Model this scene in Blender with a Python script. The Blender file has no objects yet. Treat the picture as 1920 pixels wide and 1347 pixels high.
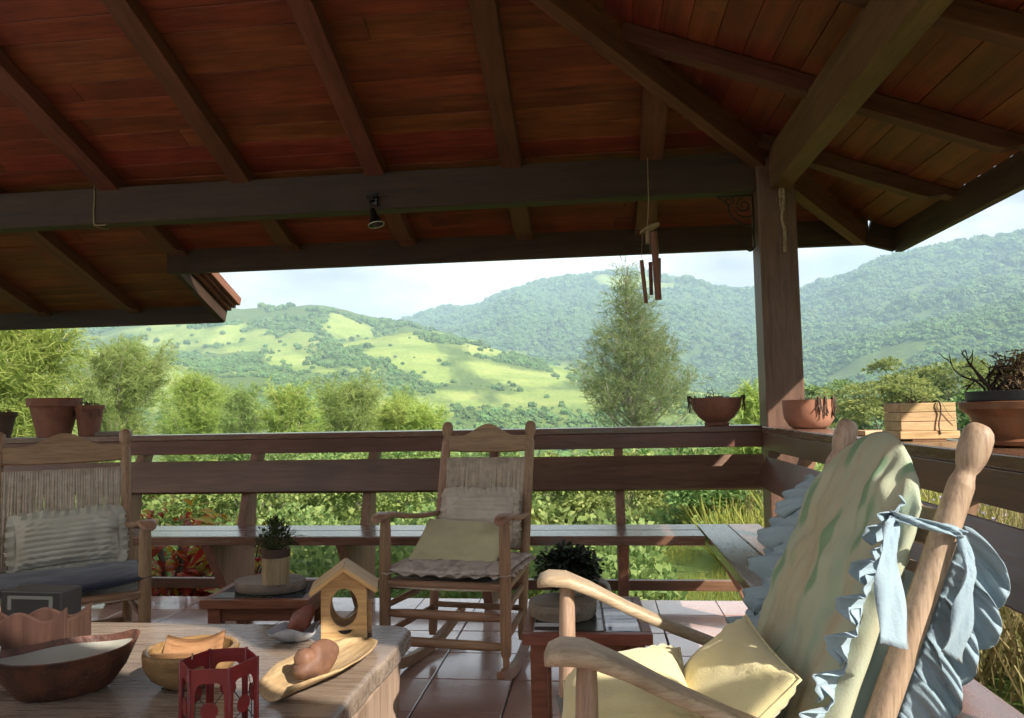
import bpy, bmesh, math, random
import numpy as np
from mathutils import Matrix, Vector, noise as mnoise
R = math.radians
random.seed(7)
rng = np.random.default_rng(7)
sc = bpy.context.scene
COL = sc.collection

# ---------------------------------------------------------------- camera
cam_d = bpy.data.cameras.new("camera")
cam = bpy.data.objects.new("camera", cam_d); COL.objects.link(cam)
cam_d.sensor_width = 36.0
cam_d.lens = 36.0 * 1409.0 / 1920.0
cam_d.clip_start = 0.02
cam_d.clip_end = 20000
YAW, PITCH, ROLL = R(6.4), R(3.85), R(1.15)
cF0 = Vector((-math.sin(YAW), math.cos(YAW), 0)); cR = Vector((math.cos(YAW), math.sin(YAW), 0)); cZ = Vector((0, 0, 1))
cF = cF0 * math.cos(PITCH) + cZ * math.sin(PITCH); cU = cZ * math.cos(PITCH) - cF0 * math.sin(PITCH)
cR2 = cR * math.cos(ROLL) - cU * math.sin(ROLL); cU2 = cU * math.cos(ROLL) + cR * math.sin(ROLL)
cam.matrix_world = Matrix(((cR2.x, cU2.x, -cF.x, 0), (cR2.y, cU2.y, -cF.y, 0), (cR2.z, cU2.z, -cF.z, 1.1), (0, 0, 0, 1)))
sc.camera = cam

# ---------------------------------------------------------------- sky
SUN_FROM = Vector((1.0, -0.9, 0.95)).normalized()
world = bpy.data.worlds.new("World"); sc.world = world; world.use_nodes = True
wn = world.node_tree; wn.nodes.clear()
w_out = wn.nodes.new("ShaderNodeOutputWorld"); w_bg = wn.nodes.new("ShaderNodeBackground")
w_sky = wn.nodes.new("ShaderNodeTexSky"); w_sky.sky_type = 'NISHITA'; w_sky.sun_disc = False
w_sky.sun_elevation = math.asin(SUN_FROM.z); w_sky.sun_rotation = math.atan2(SUN_FROM.x, SUN_FROM.y)
w_sky.altitude = 800; w_sky.air_density = 1.0; w_sky.dust_density = 0.6; w_sky.ozone_density = 1.5
w_tc = wn.nodes.new("ShaderNodeTexCoord"); w_map = wn.nodes.new("ShaderNodeMapping")
w_map.inputs['Scale'].default_value = (1.6, 1.6, 4.2); w_map.inputs['Location'].default_value = (0.35, 0.1, 0.0)
w_n = wn.nodes.new("ShaderNodeTexNoise"); w_n.inputs['Scale'].default_value = 1.5; w_n.inputs['Detail'].default_value = 7; w_n.inputs['Roughness'].default_value = 0.55
w_r = wn.nodes.new("ShaderNodeValToRGB"); w_r.color_ramp.elements[0].position = 0.28; w_r.color_ramp.elements[1].position = 0.45
w_n2 = wn.nodes.new("ShaderNodeTexNoise"); w_n2.inputs['Scale'].default_value = 2.6; w_n2.inputs['Detail'].default_value = 5
w_r2 = wn.nodes.new("ShaderNodeValToRGB")
w_r2.color_ramp.elements[0].position = 0.36; w_r2.color_ramp.elements[0].color = (3.4, 3.5, 4.1, 1)
w_r2.color_ramp.elements[1].position = 0.60; w_r2.color_ramp.elements[1].color = (8.2, 8.0, 7.9, 1)
w_mix = wn.nodes.new("ShaderNodeMix"); w_mix.data_type = 'RGBA'
lk = wn.links.new
lk(w_tc.outputs['Generated'], w_map.inputs['Vector']); lk(w_map.outputs['Vector'], w_n.inputs['Vector']); lk(w_map.outputs['Vector'], w_n2.inputs['Vector'])
lk(w_n.outputs['Fac'], w_r.inputs['Fac']); lk(w_n2.outputs['Fac'], w_r2.inputs['Fac'])
lk(w_r.outputs['Color'], w_mix.inputs['Factor']); lk(w_sky.outputs['Color'], w_mix.inputs[6]); lk(w_r2.outputs['Color'], w_mix.inputs[7])
lk(w_mix.outputs[2], w_bg.inputs['Color']); w_bg.inputs['Strength'].default_value = 0.10
lk(w_bg.outputs['Background'], w_out.inputs['Surface'])

# ---------------------------------------------------------------- sun and exposure
sun_d = bpy.data.lights.new("sun", 'SUN'); sun_d.energy = 5.0; sun_d.angle = R(0.53); sun_d.color = (1.0, 0.92, 0.80)
sun = bpy.data.objects.new("sun", sun_d); COL.objects.link(sun)
sun.rotation_euler = SUN_FROM.to_track_quat('Z', 'Y').to_euler(); sun.location = (20, -18, 25)
vs = sc.view_settings
sc.display_settings.display_device = 'sRGB'
vs.view_transform = 'Standard'; vs.look = 'None'; vs.gamma = 1.0; vs.use_curve_mapping = False
vs.exposure = 1.15
sc.render.engine = 'CYCLES'
cy = sc.cycles
cy.use_denoising = True
cy.max_bounces = 7; cy.diffuse_bounces = 3; cy.glossy_bounces = 3; cy.transmission_bounces = 3; cy.volume_bounces = 0; cy.transparent_max_bounces = 6
cy.sample_clamp_indirect = 6.0
cy.use_adaptive_sampling = True; cy.adaptive_threshold = 0.03
# ================================================================ helpers
_mats = {}
def _new(name):
    m = bpy.data.materials.new(name); m.use_nodes = True
    nt = m.node_tree; b = nt.nodes["Principled BSDF"]
    return m, nt, b
def _ramp(nt, stops):
    r = nt.nodes.new("ShaderNodeValToRGB"); cr = r.color_ramp
    while len(cr.elements) < len(stops): cr.elements.new(0.5)
    for e, (p, c) in zip(cr.elements, stops): e.position = p; e.color = (c[0], c[1], c[2], 1)
    return r
def _vary(nt, color_out, amt, hue=0.0):
    """per-object brightness variation"""
    oi = nt.nodes.new("ShaderNodeObjectInfo"); mr = nt.nodes.new("ShaderNodeMapRange")
    mr.inputs['To Min'].default_value = 1 - amt; mr.inputs['To Max'].default_value = 1 + amt
    nt.links.new(oi.outputs['Random'], mr.inputs['Value'])
    h = nt.nodes.new("ShaderNodeHueSaturation"); nt.links.new(mr.outputs['Result'], h.inputs['Value']); nt.links.new(color_out, h.inputs['Color'])
    if hue:
        m2 = nt.nodes.new("ShaderNodeMath"); m2.operation = 'MULTIPLY'; m2.inputs[1].default_value = 7.31
        m3 = nt.nodes.new("ShaderNodeMath"); m3.operation = 'FRACT'
        mr2 = nt.nodes.new("ShaderNodeMapRange"); mr2.inputs['To Min'].default_value = 0.5 - hue; mr2.inputs['To Max'].default_value = 0.5 + hue
        nt.links.new(oi.outputs['Random'], m2.inputs[0]); nt.links.new(m2.outputs[0], m3.inputs[0]); nt.links.new(m3.outputs[0], mr2.inputs['Value'])
        nt.links.new(mr2.outputs['Result'], h.inputs['Hue'])
    return h.outputs['Color'], oi
def wood(name, dark, light, axis='X', scale=1.0, rough=0.5, var=0.18, bump=0.25, knots=0.0, spec=0.4, coat=0.0, stain=0.0):
    if name in _mats: return _mats[name]
    m, nt, b = _new(name); L = nt.links.new
    tc = nt.nodes.new("ShaderNodeTexCoord"); mp = nt.nodes.new("ShaderNodeMapping")
    s = [11 * scale] * 3; s['XYZ'.index(axis)] = 0.9 * scale
    mp.inputs['Scale'].default_value = s
    add = nt.nodes.new("ShaderNodeVectorMath"); add.operation = 'ADD'
    L(tc.outputs['Object'], mp.inputs['Vector']); L(mp.outputs['Vector'], add.inputs[0])
    n1 = nt.nodes.new("ShaderNodeTexNoise"); n1.inputs['Scale'].default_value = 1.6; n1.inputs['Detail'].default_value = 6; n1.inputs['Roughness'].default_value = 0.62; n1.inputs['Distortion'].default_value = 1.1
    n2 = nt.nodes.new("ShaderNodeTexNoise"); n2.inputs['Scale'].default_value = 9; n2.inputs['Detail'].default_value = 4; n2.inputs['Roughness'].default_value = 0.7
    n3 = nt.nodes.new("ShaderNodeTexNoise"); n3.inputs['Scale'].default_value = 2.3; n3.inputs['Detail'].default_value = 3
    L(add.outputs[0], n1.inputs['Vector']); L(add.outputs[0], n2.inputs['Vector']); L(tc.outputs['Object'], n3.inputs['Vector'])
    r = _ramp(nt, [(0.30, dark), (0.50, [(d * .45 + l * .55) for d, l in zip(dark, light)]), (0.72, light)]); L(n1.outputs['Fac'], r.inputs['Fac'])
    r2 = _ramp(nt, [(0.32, (.55, .52, .5)), (0.55, (1, 1, 1))]); L(n2.outputs['Fac'], r2.inputs['Fac'])
    mx = nt.nodes.new("ShaderNodeMix"); mx.data_type = 'RGBA'; mx.blend_type = 'MULTIPLY'; mx.inputs[0].default_value = 0.75
    L(r.outputs['Color'], mx.inputs[6]); L(r2.outputs['Color'], mx.inputs[7])
    out = mx.outputs[2]
    r3 = _ramp(nt, [(0.30, (.62, .58, .55)), (0.62, (1.12, 1.1, 1.08))]); L(n3.outputs['Fac'], r3.inputs['Fac'])
    mx2 = nt.nodes.new("ShaderNodeMix"); mx2.data_type = 'RGBA'; mx2.blend_type = 'MULTIPLY'; mx2.inputs[0].default_value = 0.55 + stain
    L(out, mx2.inputs[6]); L(r3.outputs['Color'], mx2.inputs[7]); out = mx2.outputs[2]
    col, oi = _vary(nt, out, var, 0.012)
    sc_ = nt.nodes.new("ShaderNodeMath"); sc_.operation = 'MULTIPLY'; sc_.inputs[1].default_value = 37.0
    L(oi.outputs['Random'], sc_.inputs[0]); L(sc_.outputs[0], add.inputs[1])
    L(col, b.inputs['Base Color'])
    rr = nt.nodes.new("ShaderNodeMapRange"); rr.inputs['To Min'].default_value = max(.05, rough - .12); rr.inputs['To Max'].default_value = min(1, rough + .18)
    L(n2.outputs['Fac'], rr.inputs['Value']); L(rr.outputs['Result'], b.inputs['Roughness'])
    b.inputs['Specular IOR Level'].default_value = spec
    if coat: b.inputs['Coat Weight'].default_value = coat; b.inputs['Coat Roughness'].default_value = 0.25
    bp = nt.nodes.new("ShaderNodeBump"); bp.inputs['Strength'].default_value = bump; bp.inputs['Distance'].default_value = 0.004
    L(n2.outputs['Fac'], bp.inputs['Height']); L(bp.outputs['Normal'], b.inputs['Normal'])
    _mats[name] = m; return m
def plain(name, c1, c2=None, scale=6.0, rough=0.6, bump=0.1, bscale=40.0, var=0.06, metal=0.0, spec=0.4, detail=5.0, sheen=0.0, contrast=(0.35, 0.65), dist=0.003, trans=0.0):
    if name in _mats: return _mats[name]
    m, nt, b = _new(name); L = nt.links.new
    tc = nt.nodes.new("ShaderNodeTexCoord")
    n = nt.nodes.new("ShaderNodeTexNoise"); n.inputs['Scale'].default_value = scale; n.inputs['Detail'].default_value = detail; n.inputs['Roughness'].default_value = .6
    L(tc.outputs['Object'], n.inputs['Vector'])
    c2 = c2 or [c * .75 for c in c1]
    r = _ramp(nt, [(contrast[0], c2), (contrast[1], c1)]); L(n.outputs['Fac'], r.inputs['Fac'])
    col, _ = _vary(nt, r.outputs['Color'], var)
    L(col, b.inputs['Base Color']); b.inputs['Roughness'].default_value = rough; b.inputs['Metallic'].default_value = metal
    b.inputs['Specular IOR Level'].default_value = spec
    if sheen: b.inputs['Sheen Weight'].default_value = sheen
    if bump:
        n2 = nt.nodes.new("ShaderNodeTexNoise"); n2.inputs['Scale'].default_value = bscale; n2.inputs['Detail'].default_value = 4
        L(tc.outputs['Object'], n2.inputs['Vector'])
        bp = nt.nodes.new("ShaderNodeBump"); bp.inputs['Strength'].default_value = bump; bp.inputs['Distance'].default_value = dist
        L(n2.outputs['Fac'], bp.inputs['Height']); L(bp.outputs['Normal'], b.inputs['Normal'])
    if trans:
        t = nt.nodes.new("ShaderNodeBsdfTranslucent"); L(col, t.inputs['Color']); ms = nt.nodes.new("ShaderNodeMixShader"); ms.inputs[0].default_value = trans
        o = nt.nodes["Material Output"]; L(b.outputs[0], ms.inputs[1]); L(t.outputs[0], ms.inputs[2]); L(ms.outputs[0], o.inputs['Surface'])
    _mats[name] = m; return m
def foliage(name, cols, trans=0.35, rough=0.55, var=0.12, nscale=0.8):
    """leaf colours vary by leaf (island), by place on the plant and by plant"""
    if name in _mats: return _mats[name]
    m, nt, b = _new(name); L = nt.links.new
    g = nt.nodes.new("ShaderNodeNewGeometry"); tc = nt.nodes.new("ShaderNodeTexCoord")
    n = nt.nodes.new("ShaderNodeTexNoise"); n.inputs['Scale'].default_value = nscale; n.inputs['Detail'].default_value = 3
    L(tc.outputs['Object'], n.inputs['Vector'])
    mix = nt.nodes.new("ShaderNodeMix"); mix.inputs[0].default_value = 0.55
    L(g.outputs['Random Per Island'], mix.inputs[2]); L(n.outputs['Fac'], mix.inputs[3])
    k = len(cols); r = _ramp(nt, [(0.2 + 0.6 * i / (k - 1), c) for i, c in enumerate(cols)]); L(mix.outputs[0], r.inputs['Fac'])
    col, _ = _vary(nt, r.outputs['Color'], var, 0.015)
    L(col, b.inputs['Base Color']); b.inputs['Roughness'].default_value = rough; b.inputs['Specular IOR Level'].default_value = 0.25
    t = nt.nodes.new("ShaderNodeBsdfTranslucent"); L(col, t.inputs['Color'])
    ms = nt.nodes.new("ShaderNodeMixShader"); ms.inputs[0].default_value = trans
    o = nt.nodes["Material Output"]; L(b.outputs[0], ms.inputs[1]); L(t.outputs[0], ms.inputs[2]); L(ms.outputs[0], o.inputs['Surface'])
    _mats[name] = m; return m

def fast_mesh(name, V, F, nper):
    """V (n,3) array, F (m,nper) int array"""
    me = bpy.data.meshes.new(name); V = np.asarray(V, np.float32); F = np.asarray(F, np.int32)
    me.vertices.add(len(V)); me.vertices.foreach_set("co", V.ravel())
    me.loops.add(F.size); me.loops.foreach_set("vertex_index", F.ravel())
    me.polygons.add(len(F)); me.polygons.foreach_set("loop_start", np.arange(0, F.size, nper, dtype=np.int32))
    me.polygons.foreach_set("loop_total", np.full(len(F), nper, np.int32))
    me.update(calc_edges=True); return me
def link(name, me, mat=None, parent=None, M=None, smooth=False, sharp=None, bevel=0.0, seg=2, sub=0):
    o = bpy.data.objects.new(name, me); COL.objects.link(o)
    if mat is not None and (len(me.materials) == 0): me.materials.append(mat)
    if parent is not None: o.parent = parent
    if M is not None: o.matrix_local = M if isinstance(M, Matrix) else Matrix.Translation(M)
    if smooth:
        me.polygons.foreach_set("use_smooth", np.ones(len(me.polygons), bool))
        if sharp: me.set_sharp_from_angle(angle=R(sharp))
    if bevel:
        md = o.modifiers.new("bevel", 'BEVEL'); md.width = bevel; md.segments = seg; md.limit_method = 'ANGLE'; md.angle_limit = R(35)
    if sub:
        md = o.modifiers.new("sub", 'SUBSURF'); md.levels = sub; md.render_levels = sub
    return o
class MB:
    def __init__(s): s.v = []; s.f = []
    def add(s, vs, fs, M=None):
        b = len(s.v)
        for p in vs:
            p = Vector(p)
            if M is not None: p = M @ p
            s.v.append(tuple(p))
        for f in fs: s.f.append(tuple(i + b for i in f))
        return s
    def box(s, x0, x1, y0, y1, z0, z1, M=None):
        return s.add([(x0, y0, z0), (x1, y0, z0), (x1, y1, z0), (x0, y1, z0), (x0, y0, z1), (x1, y0, z1), (x1, y1, z1), (x0, y1, z1)],
                     [(0, 3, 2, 1), (4, 5, 6, 7), (0, 1, 5, 4), (1, 2, 6, 5), (2, 3, 7, 6), (3, 0, 4, 7)], M)
    def prism(s, poly, t0, t1, plane='XZ', M=None):
        """2-d polygon extruded between t0 and t1; plane XZ -> along y, YZ -> along x, XY -> along z"""
        def P(a, b, t):
            return (a, t, b) if plane == 'XZ' else ((t, a, b) if plane == 'YZ' else (a, b, t))
        n = len(poly); vs = [P(a, b, t0) for a, b in poly] + [P(a, b, t1) for a, b in poly]
        area = sum(poly[i][0] * poly[(i + 1) % n][1] - poly[(i + 1) % n][0] * poly[i][1] for i in range(n))
        flip = (area > 0) ^ (plane == 'XZ')
        bot = tuple(range(n)); top = tuple(range(n, 2 * n))
        if flip: bot = bot[::-1]
        else: top = top[::-1]
        fs = [bot, top]
        for i in range(n):
            j = (i + 1) % n
            fs.append((i, j, j + n, i + n) if flip else (j, i, i + n, j + n))
        return s.add(vs, fs, M)
    def rings(s, rings, closed=True, cap=True, M=None):
        n = len(rings[0]); vs = [p for r in rings for p in r]; fs = []
        for k in range(len(rings) - 1):
            for i in range(n if closed else n - 1):
                j = (i + 1) % n; fs.append((k * n + i, k * n + j, (k + 1) * n + j, (k + 1) * n + i))
        if cap and closed:
            fs.append(tuple(range(n))[::-1]); fs.append(tuple(range((len(rings) - 1) * n, len(rings) * n)))
        return s.add(vs, fs, M)
    def lathe(s, prof, n=20, M=None, cap=True, wob=0.0, ph=0.0):
        rg = []
        for r_, z in prof:
            rg.append([((r_ * (1 + wob * math.sin(3 * a + ph + z * 9))) * math.cos(a), (r_ * (1 + wob * math.cos(2 * a + ph))) * math.sin(a), z) for a in [2 * math.pi * i / n for i in range(n)]])
        return s.rings(rg, True, cap, M)
    def tube(s, pts, rad, n=8, cap=True, M=None, flat=1.0):
        pts = [Vector(p) for p in pts]; k = len(pts)
        if not hasattr(rad, '__len__'): rad = [rad] * k
        rg = []; prev = None
        for i, p in enumerate(pts):
            t = (pts[min(i + 1, k - 1)] - pts[max(i - 1, 0)])
            if t.length < 1e-9: t = Vector((0, 0, 1))
            t.normalize()
            if prev is None:
                a = Vector((0, 0, 1)) if abs(t.z) < .9 else Vector((1, 0, 0)); u = t.cross(a).normalized()
            else:
                u = prev - t * prev.dot(t)
                u = u.normalized() if u.length > 1e-6 else t.orthogonal().normalized()
            w = t.cross(u); prev = u
            rg.append([p + (u * math.cos(a) + w * math.sin(a) * flat) * rad[i] for a in [2 * math.pi * j / n for j in range(n)]])
        return s.rings(rg, True, cap, M)
    def build(s, name, mat, parent=None, M=None, **kw):
        me = bpy.data.meshes.new(name); me.from_pydata(s.v, [], s.f); me.validate(); me.update()
        return link(name, me, mat, parent, M, **kw)
def tag(o, label=None, cat=None, group=None, kind=None):
    if label: o['label'] = label
    if cat: o['category'] = cat
    if group: o['group'] = group
    if kind: o['kind'] = kind
    return o
def empty(name, loc=(0, 0, 0), rz=0.0, label=None, cat=None, group=None):
    o = bpy.data.objects.new(name, None); COL.objects.link(o); o.empty_display_size = .1
    o.matrix_local = Matrix.Translation(loc) @ Matrix.Rotation(rz, 4, 'Z')
    return tag(o, label, cat, group)
def frame(p, x, y):
    """matrix with origin p and axes x (long), y, z = x cross y"""
    x = Vector(x).normalized(); y = Vector(y); y = (y - x * y.dot(x)).normalized(); z = x.cross(y)
    return Matrix(((x.x, y.x, z.x, p[0]), (x.y, y.y, z.y, p[1]), (x.z, y.z, z.z, p[2]), (0, 0, 0, 1)))
def bar(name, p0, p1, w, t, mat, parent=None, side=(0, 0, 1), bevel=0.003, off=(0, 0, 0)):
    """board from p0 to p1 (centre line), width w along `side`, thickness t across; parent given at off (its location)"""
    p0 = Vector(p0) - Vector(off); p1 = Vector(p1) - Vector(off); L_ = (p1 - p0).length
    mb = MB().box(-L_ / 2, L_ / 2, -w / 2, w / 2, -t / 2, t / 2)
    return mb.build(name, mat, parent, frame((p0 + p1) / 2, p1 - p0, side), bevel=bevel)
# ================================================================ materials
W_CEIL = wood("ceiling_wood", (.145, .032, .013), (.29, .074, .028), 'X', .8, rough=.5, var=.16, bump=.3, stain=.3)
W_RAFT = wood("rafter_wood", (.100, .034, .018), (.19, .070, .037), 'X', .8, rough=.6, var=.15)
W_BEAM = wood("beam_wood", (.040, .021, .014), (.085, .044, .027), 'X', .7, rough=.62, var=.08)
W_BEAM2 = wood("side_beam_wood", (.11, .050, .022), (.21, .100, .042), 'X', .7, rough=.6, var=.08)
W_POST = wood("post_wood", (.12, .060, .043), (.20, .105, .075), 'Z', .8, rough=.5, var=.05)
W_RAIL = wood("rail_wood", (.125, .060, .038), (.215, .110, .070), 'X', .7, rough=.36, var=.1, bump=.15, spec=.5)
W_CAP = wood("rail_cap_wood", (.125, .060, .038), (.215, .110, .070), 'X', .7, rough=.22, var=.06, bump=.08, spec=.6, coat=.5)
W_SUPP = wood("support_wood", (.20, .105, .065), (.34, .19, .12), 'Z', .8, rough=.5, var=.1)
W_CHAIR = wood("chair_wood", (.30, .165, .092), (.47, .285, .165), 'X', 1.1, rough=.42, var=.08, bump=.12)
W_CHAIRZ = wood("chair_wood_turned", (.30, .165, .092), (.47, .285, .165), 'Z', 1.1, rough=.42, var=.08, bump=.12)
W_PALE = wood("pale_chair_wood", (.34, .235, .155), (.55, .41, .29), 'X', 1.8, rough=.45, var=.06, bump=.2)
W_PALEZ = wood("pale_chair_wood_turned", (.34, .235, .155), (.55, .41, .29), 'Z', 1.8, rough=.45, var=.06, bump=.25)
W_CHAIRY = wood("chair_wood_side", (.30, .165, .092), (.47, .285, .165), 'Y', 1.1, rough=.42, var=.08, bump=.12)
W_PALEY = wood("pale_chair_wood_side", (.34, .235, .155), (.55, .41, .29), 'Y', 1.8, rough=.45, var=.06, bump=.2)
W_TABLE = wood("table_wood", (.185, .145, .110), (.32, .26, .20), 'X', .6, rough=.25, var=.08, bump=.2, spec=.5)
W_SIDE = wood("side_table_wood", (.17, .060, .032), (.29, .115, .060), 'X', .9, rough=.42, var=.1)
W_PINE = wood("pine_wood", (.50, .28, .12), (.72, .46, .23), 'X', 1.0, rough=.5, var=.06, bump=.1)
W_BOWL = wood("bowl_wood", (.24, .13, .055), (.46, .28, .13), 'X', 1.2, rough=.3, var=.05, bump=.05, spec=.5)
W_CRATE = wood("crate_wood", (.52, .32, .15), (.75, .52, .29), 'X', 1.0, rough=.5, var=.1, bump=.1)
W_GREY = wood("weathered_slab_wood", (.16, .125, .095), (.30, .24, .185), 'X', .7, rough=.6, var=.06)
W_DARKPANEL = wood("dark_panel_wood", (.055, .028, .019), (.10, .053, .036), 'Z', .7, rough=.55, var=.05)
TERRA = plain("terracotta", (.29, .125, .075), (.20, .080, .050), scale=11, rough=.75, bump=.25, bscale=60)
TERRA2 = plain("pale_terracotta", (.46, .22, .14), (.35, .15, .09), scale=7, rough=.75, bump=.25, bscale=60)
TILE_ROOF = plain("roof_tile_clay", (.30, .10, .06), (.20, .07, .045), scale=5, rough=.8, bump=.3)
IRON = plain("iron", (.035, .033, .03), rough=.5, metal=.6, bump=.2)
ROPE = plain("rope", (.42, .32, .19), (.25, .18, .1), scale=60, rough=.9, bump=.4, bscale=200)
# ================================================================ veranda roof
TB = 0.38                      # roof pitch
def zb(y): return 2.54 + TB * (4.5 - y)      # underside of rafters, back slope
def zr(x): return 2.54 + TB * (1.05 - x)     # underside of rafters, right slope
RD = 0.09                      # rafter depth
EY, EX, EL, RX = 5.27, 2.02, 6.07, -3.17     # eaves: back, right, lower left, rake position
YEND = 0.3                     # where the right slope stops (towards the viewer)
XW = -6.4
roof = empty("veranda_roof", (1.05, 4.5, 0), label="dark red-brown timber veranda roof with exposed rafters and board ceiling", cat="roof")
RO = Vector((1.05, 4.5, 0))
ang = math.atan(TB); ca, sa = math.cos(ang), math.sin(ang)
def roof_boards(along):
    rw = 0.138
    k = 0
    if along == 'X':
        rows = []
        y = EL
        while y > EY + .01: rows.append((y, max(y - rw * ca, EY + .001), XW, RX)); y = rows[-1][1]
        y = EY
        while y > 1.5: rows.append((y, y - rw * ca, XW, min(y - 3.45 + .03, 1.85))); y -= rw * ca
        for y, y2, _x, xr in rows:
            rw_ = (y - y2) / ca
            xs = [XW]; 
            while xs[-1] < xr - .01:
                nx = xs[-1] + random.uniform(2.4, 4.2)
                if nx > xr - .7: nx = xr
                xs.append(nx)
            for a, b in zip(xs[:-1], xs[1:]):
                ym = (y + y2) / 2; lift = random.uniform(0, .005)
                mb = MB().box(-(b - a) / 2 + .0015, (b - a) / 2 - .0015, -rw_ / 2 + .001, rw_ / 2 - .001, 0, .02)
                M = frame(Vector(((a + b) / 2, ym, zb(ym) + RD / ca + lift)) - RO, (1, 0, 0), (0, ca, -sa))
                mb.build("ceiling_board", W_CEIL, roof, M, bevel=.0025, seg=1)
    else:
        x = EX
        while x > -2.0:
            x2 = x - rw * ca
            ytop = min(x + 3.45 + .03, EY) if x < 1.82 else EY
            ys = [-1.55]
            while ys[-1] < -.22: ys.append(min(-.20, ys[-1] + 1.2))
            near = list(zip(ys[:-1], ys[1:]))            # unseen boards added past a gap, to keep sun off most of the table
            ys = [YEND]
            while ys[-1] < ytop - .01:
                nx = ys[-1] + random.uniform(1.4, 2.6)
                if nx > ytop - .6: nx = ytop
                ys.append(nx)
            for a, b in near + list(zip(ys[:-1], ys[1:])):
                xm = (x + x2) / 2; lift = random.uniform(0, .005)
                mb = MB().box(-(b - a) / 2 + .0015, (b - a) / 2 - .0015, -rw / 2 + .001, rw / 2 - .001, 0, .02)
                M = frame(Vector((xm, (a + b) / 2, zr(xm) + RD / ca + lift)) - RO, (0, 1, 0), (-ca, 0, sa))
                mb.build("ceiling_board", W_CEIL, roof, M, bevel=.0025, seg=1)
            x = x2
roof_boards('X'); roof_boards('Y')
def rafter(p_eave, p_top, w, side):
    """p_eave/p_top on the rafter underside line; carved tail at the eave end"""
    p0 = Vector(p_eave); p1 = Vector(p_top); L_ = (p1 - p0).length
    d = RD - .004
    prof = [(-.02, d), (-.02, d * .62), (.03, d * .50), (.07, d * .58), (.10, d * .38), (.14, d * .10), (.20, 0.0), (L_, 0.0), (L_, d)]
    mb = MB().prism(prof, -w / 2, w / 2, 'XZ')
    mb.build("rafter", W_RAFT, roof, frame(p0 - RO, p1 - p0, side), bevel=.003)
for x in (-5.65, -4.80, -3.95, -3.09, -2.20, -1.33, -.48, .36):
    ye = EL - .03 if x < RX else EY - .02
    yt = max(1.55, x + 3.45)
    rafter((x, ye, zb(ye)), (x, yt, zb(yt)), random.uniform(.115, .135), (1, 0, 0))
for y in (4.40, 3.60, 2.78, 1.95, 1.12, .34):
    xt = y - 3.45
    rafter((EX - .02, y, zr(EX - .02)), (max(xt, -1.9), y, zr(max(xt, -1.9))), random.uniform(.075, .09), (0, -1, 0))
# hip rafter through the corner
h0 = Vector((1.80, 5.25, zb(5.25) - .03)); h1 = Vector((-1.95, 1.5, zb(1.5) - .03))
bar("hip_rafter", h0, h1, .13, .075, W_RAFT, roof, side=(0, 0, 1), off=RO)
# beams
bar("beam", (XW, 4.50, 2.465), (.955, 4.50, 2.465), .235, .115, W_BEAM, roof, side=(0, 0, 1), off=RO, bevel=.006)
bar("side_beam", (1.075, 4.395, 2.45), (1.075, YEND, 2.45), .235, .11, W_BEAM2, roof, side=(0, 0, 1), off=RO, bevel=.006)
bar("collar_tie", (-2.6, 1.5, zb(1.5) + .02), (XW, 1.5, zb(1.5) + .02), .2, .1, W_BEAM, roof, off=RO)
# fascias
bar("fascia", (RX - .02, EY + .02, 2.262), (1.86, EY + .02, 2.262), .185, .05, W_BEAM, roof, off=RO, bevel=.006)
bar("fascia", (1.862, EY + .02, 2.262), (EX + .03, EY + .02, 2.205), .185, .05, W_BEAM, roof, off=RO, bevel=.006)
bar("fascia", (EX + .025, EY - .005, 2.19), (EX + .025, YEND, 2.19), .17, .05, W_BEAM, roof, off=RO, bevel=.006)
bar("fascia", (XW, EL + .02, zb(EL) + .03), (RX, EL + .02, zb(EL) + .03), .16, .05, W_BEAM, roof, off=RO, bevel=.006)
bar("rake_board", (RX + .0, EY + .05, zb(EY) + .035), (RX + .0, EL + .04, zb(EL) + .02), .15, .05, W_BEAM, roof, off=RO, bevel=.006)
W_RED = wood("red_rake_wood", (.20, .07, .045), (.32, .13, .085), 'X', .8, rough=.55)
for i in range(3):
    x = RX + .045 + i * .04
    bar("rake_batten", (x, EY + .05, zb(EY) + .10 + .022 * i), (x, EL + .06, zb(EL) + .085 + .022 * i), .07, .032, W_RED, roof, off=RO, side=(0, 0, 1), bevel=.004)
# clay roofing on top of the boards (seen only at its edges)
def roofing(name, pts_fn, nu, nv):
    V = []; F = []
    for j in range(nv + 1):
        for i in range(nu + 1): V.append(Vector(pts_fn(i / nu, j / nv)) - RO)
    n = len(V); V += [v - Vector((0, 0, .03)) for v in V]
    for j in range(nv):
        for i in range(nu):
            a = j * (nu + 1) + i; F.append((a, a + 1, a + nu + 2, a + nu + 1)); F.append((n + a, n + a + nu + 1, n + a + nu + 2, n + a + 1))
    for i in range(nu): F.append((i, n + i, n + i + 1, i + 1)); a = nv * (nu + 1) + i; F.append((a, a + 1, n + a + 1, n + a))
    for j in range(nv):
        a = j * (nu + 1); b = a + nu + 1; F.append((a, b, n + b, n + a)); a += nu; b += nu; F.append((a, n + a, n + b, b))
    me = bpy.data.meshes.new(name); me.from_pydata([tuple(v) for v in V], [], F); me.update()
    return link(name, me, TILE_ROOF, roof, smooth=True, sharp=40)
def bump_w(u): return .022 * abs(math.sin(u * math.pi))
def rf_back(u, v):
    y = (EY + .05) * (1 - v) + 1.4 * v; x0, x1 = XW, min(y - 3.45 + .02, 1.87)
    x = x0 + (x1 - x0) * u; return (x, y, zb(y) + RD + .075 + bump_w(x / .16))
def rf_left(u, v):
    y = (EL + .05) * (1 - v) + (EY + .04) * v; x = XW + (RX + .1 - XW) * u; return (x, y, zb(y) + RD + .072 + bump_w(x / .16))
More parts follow.
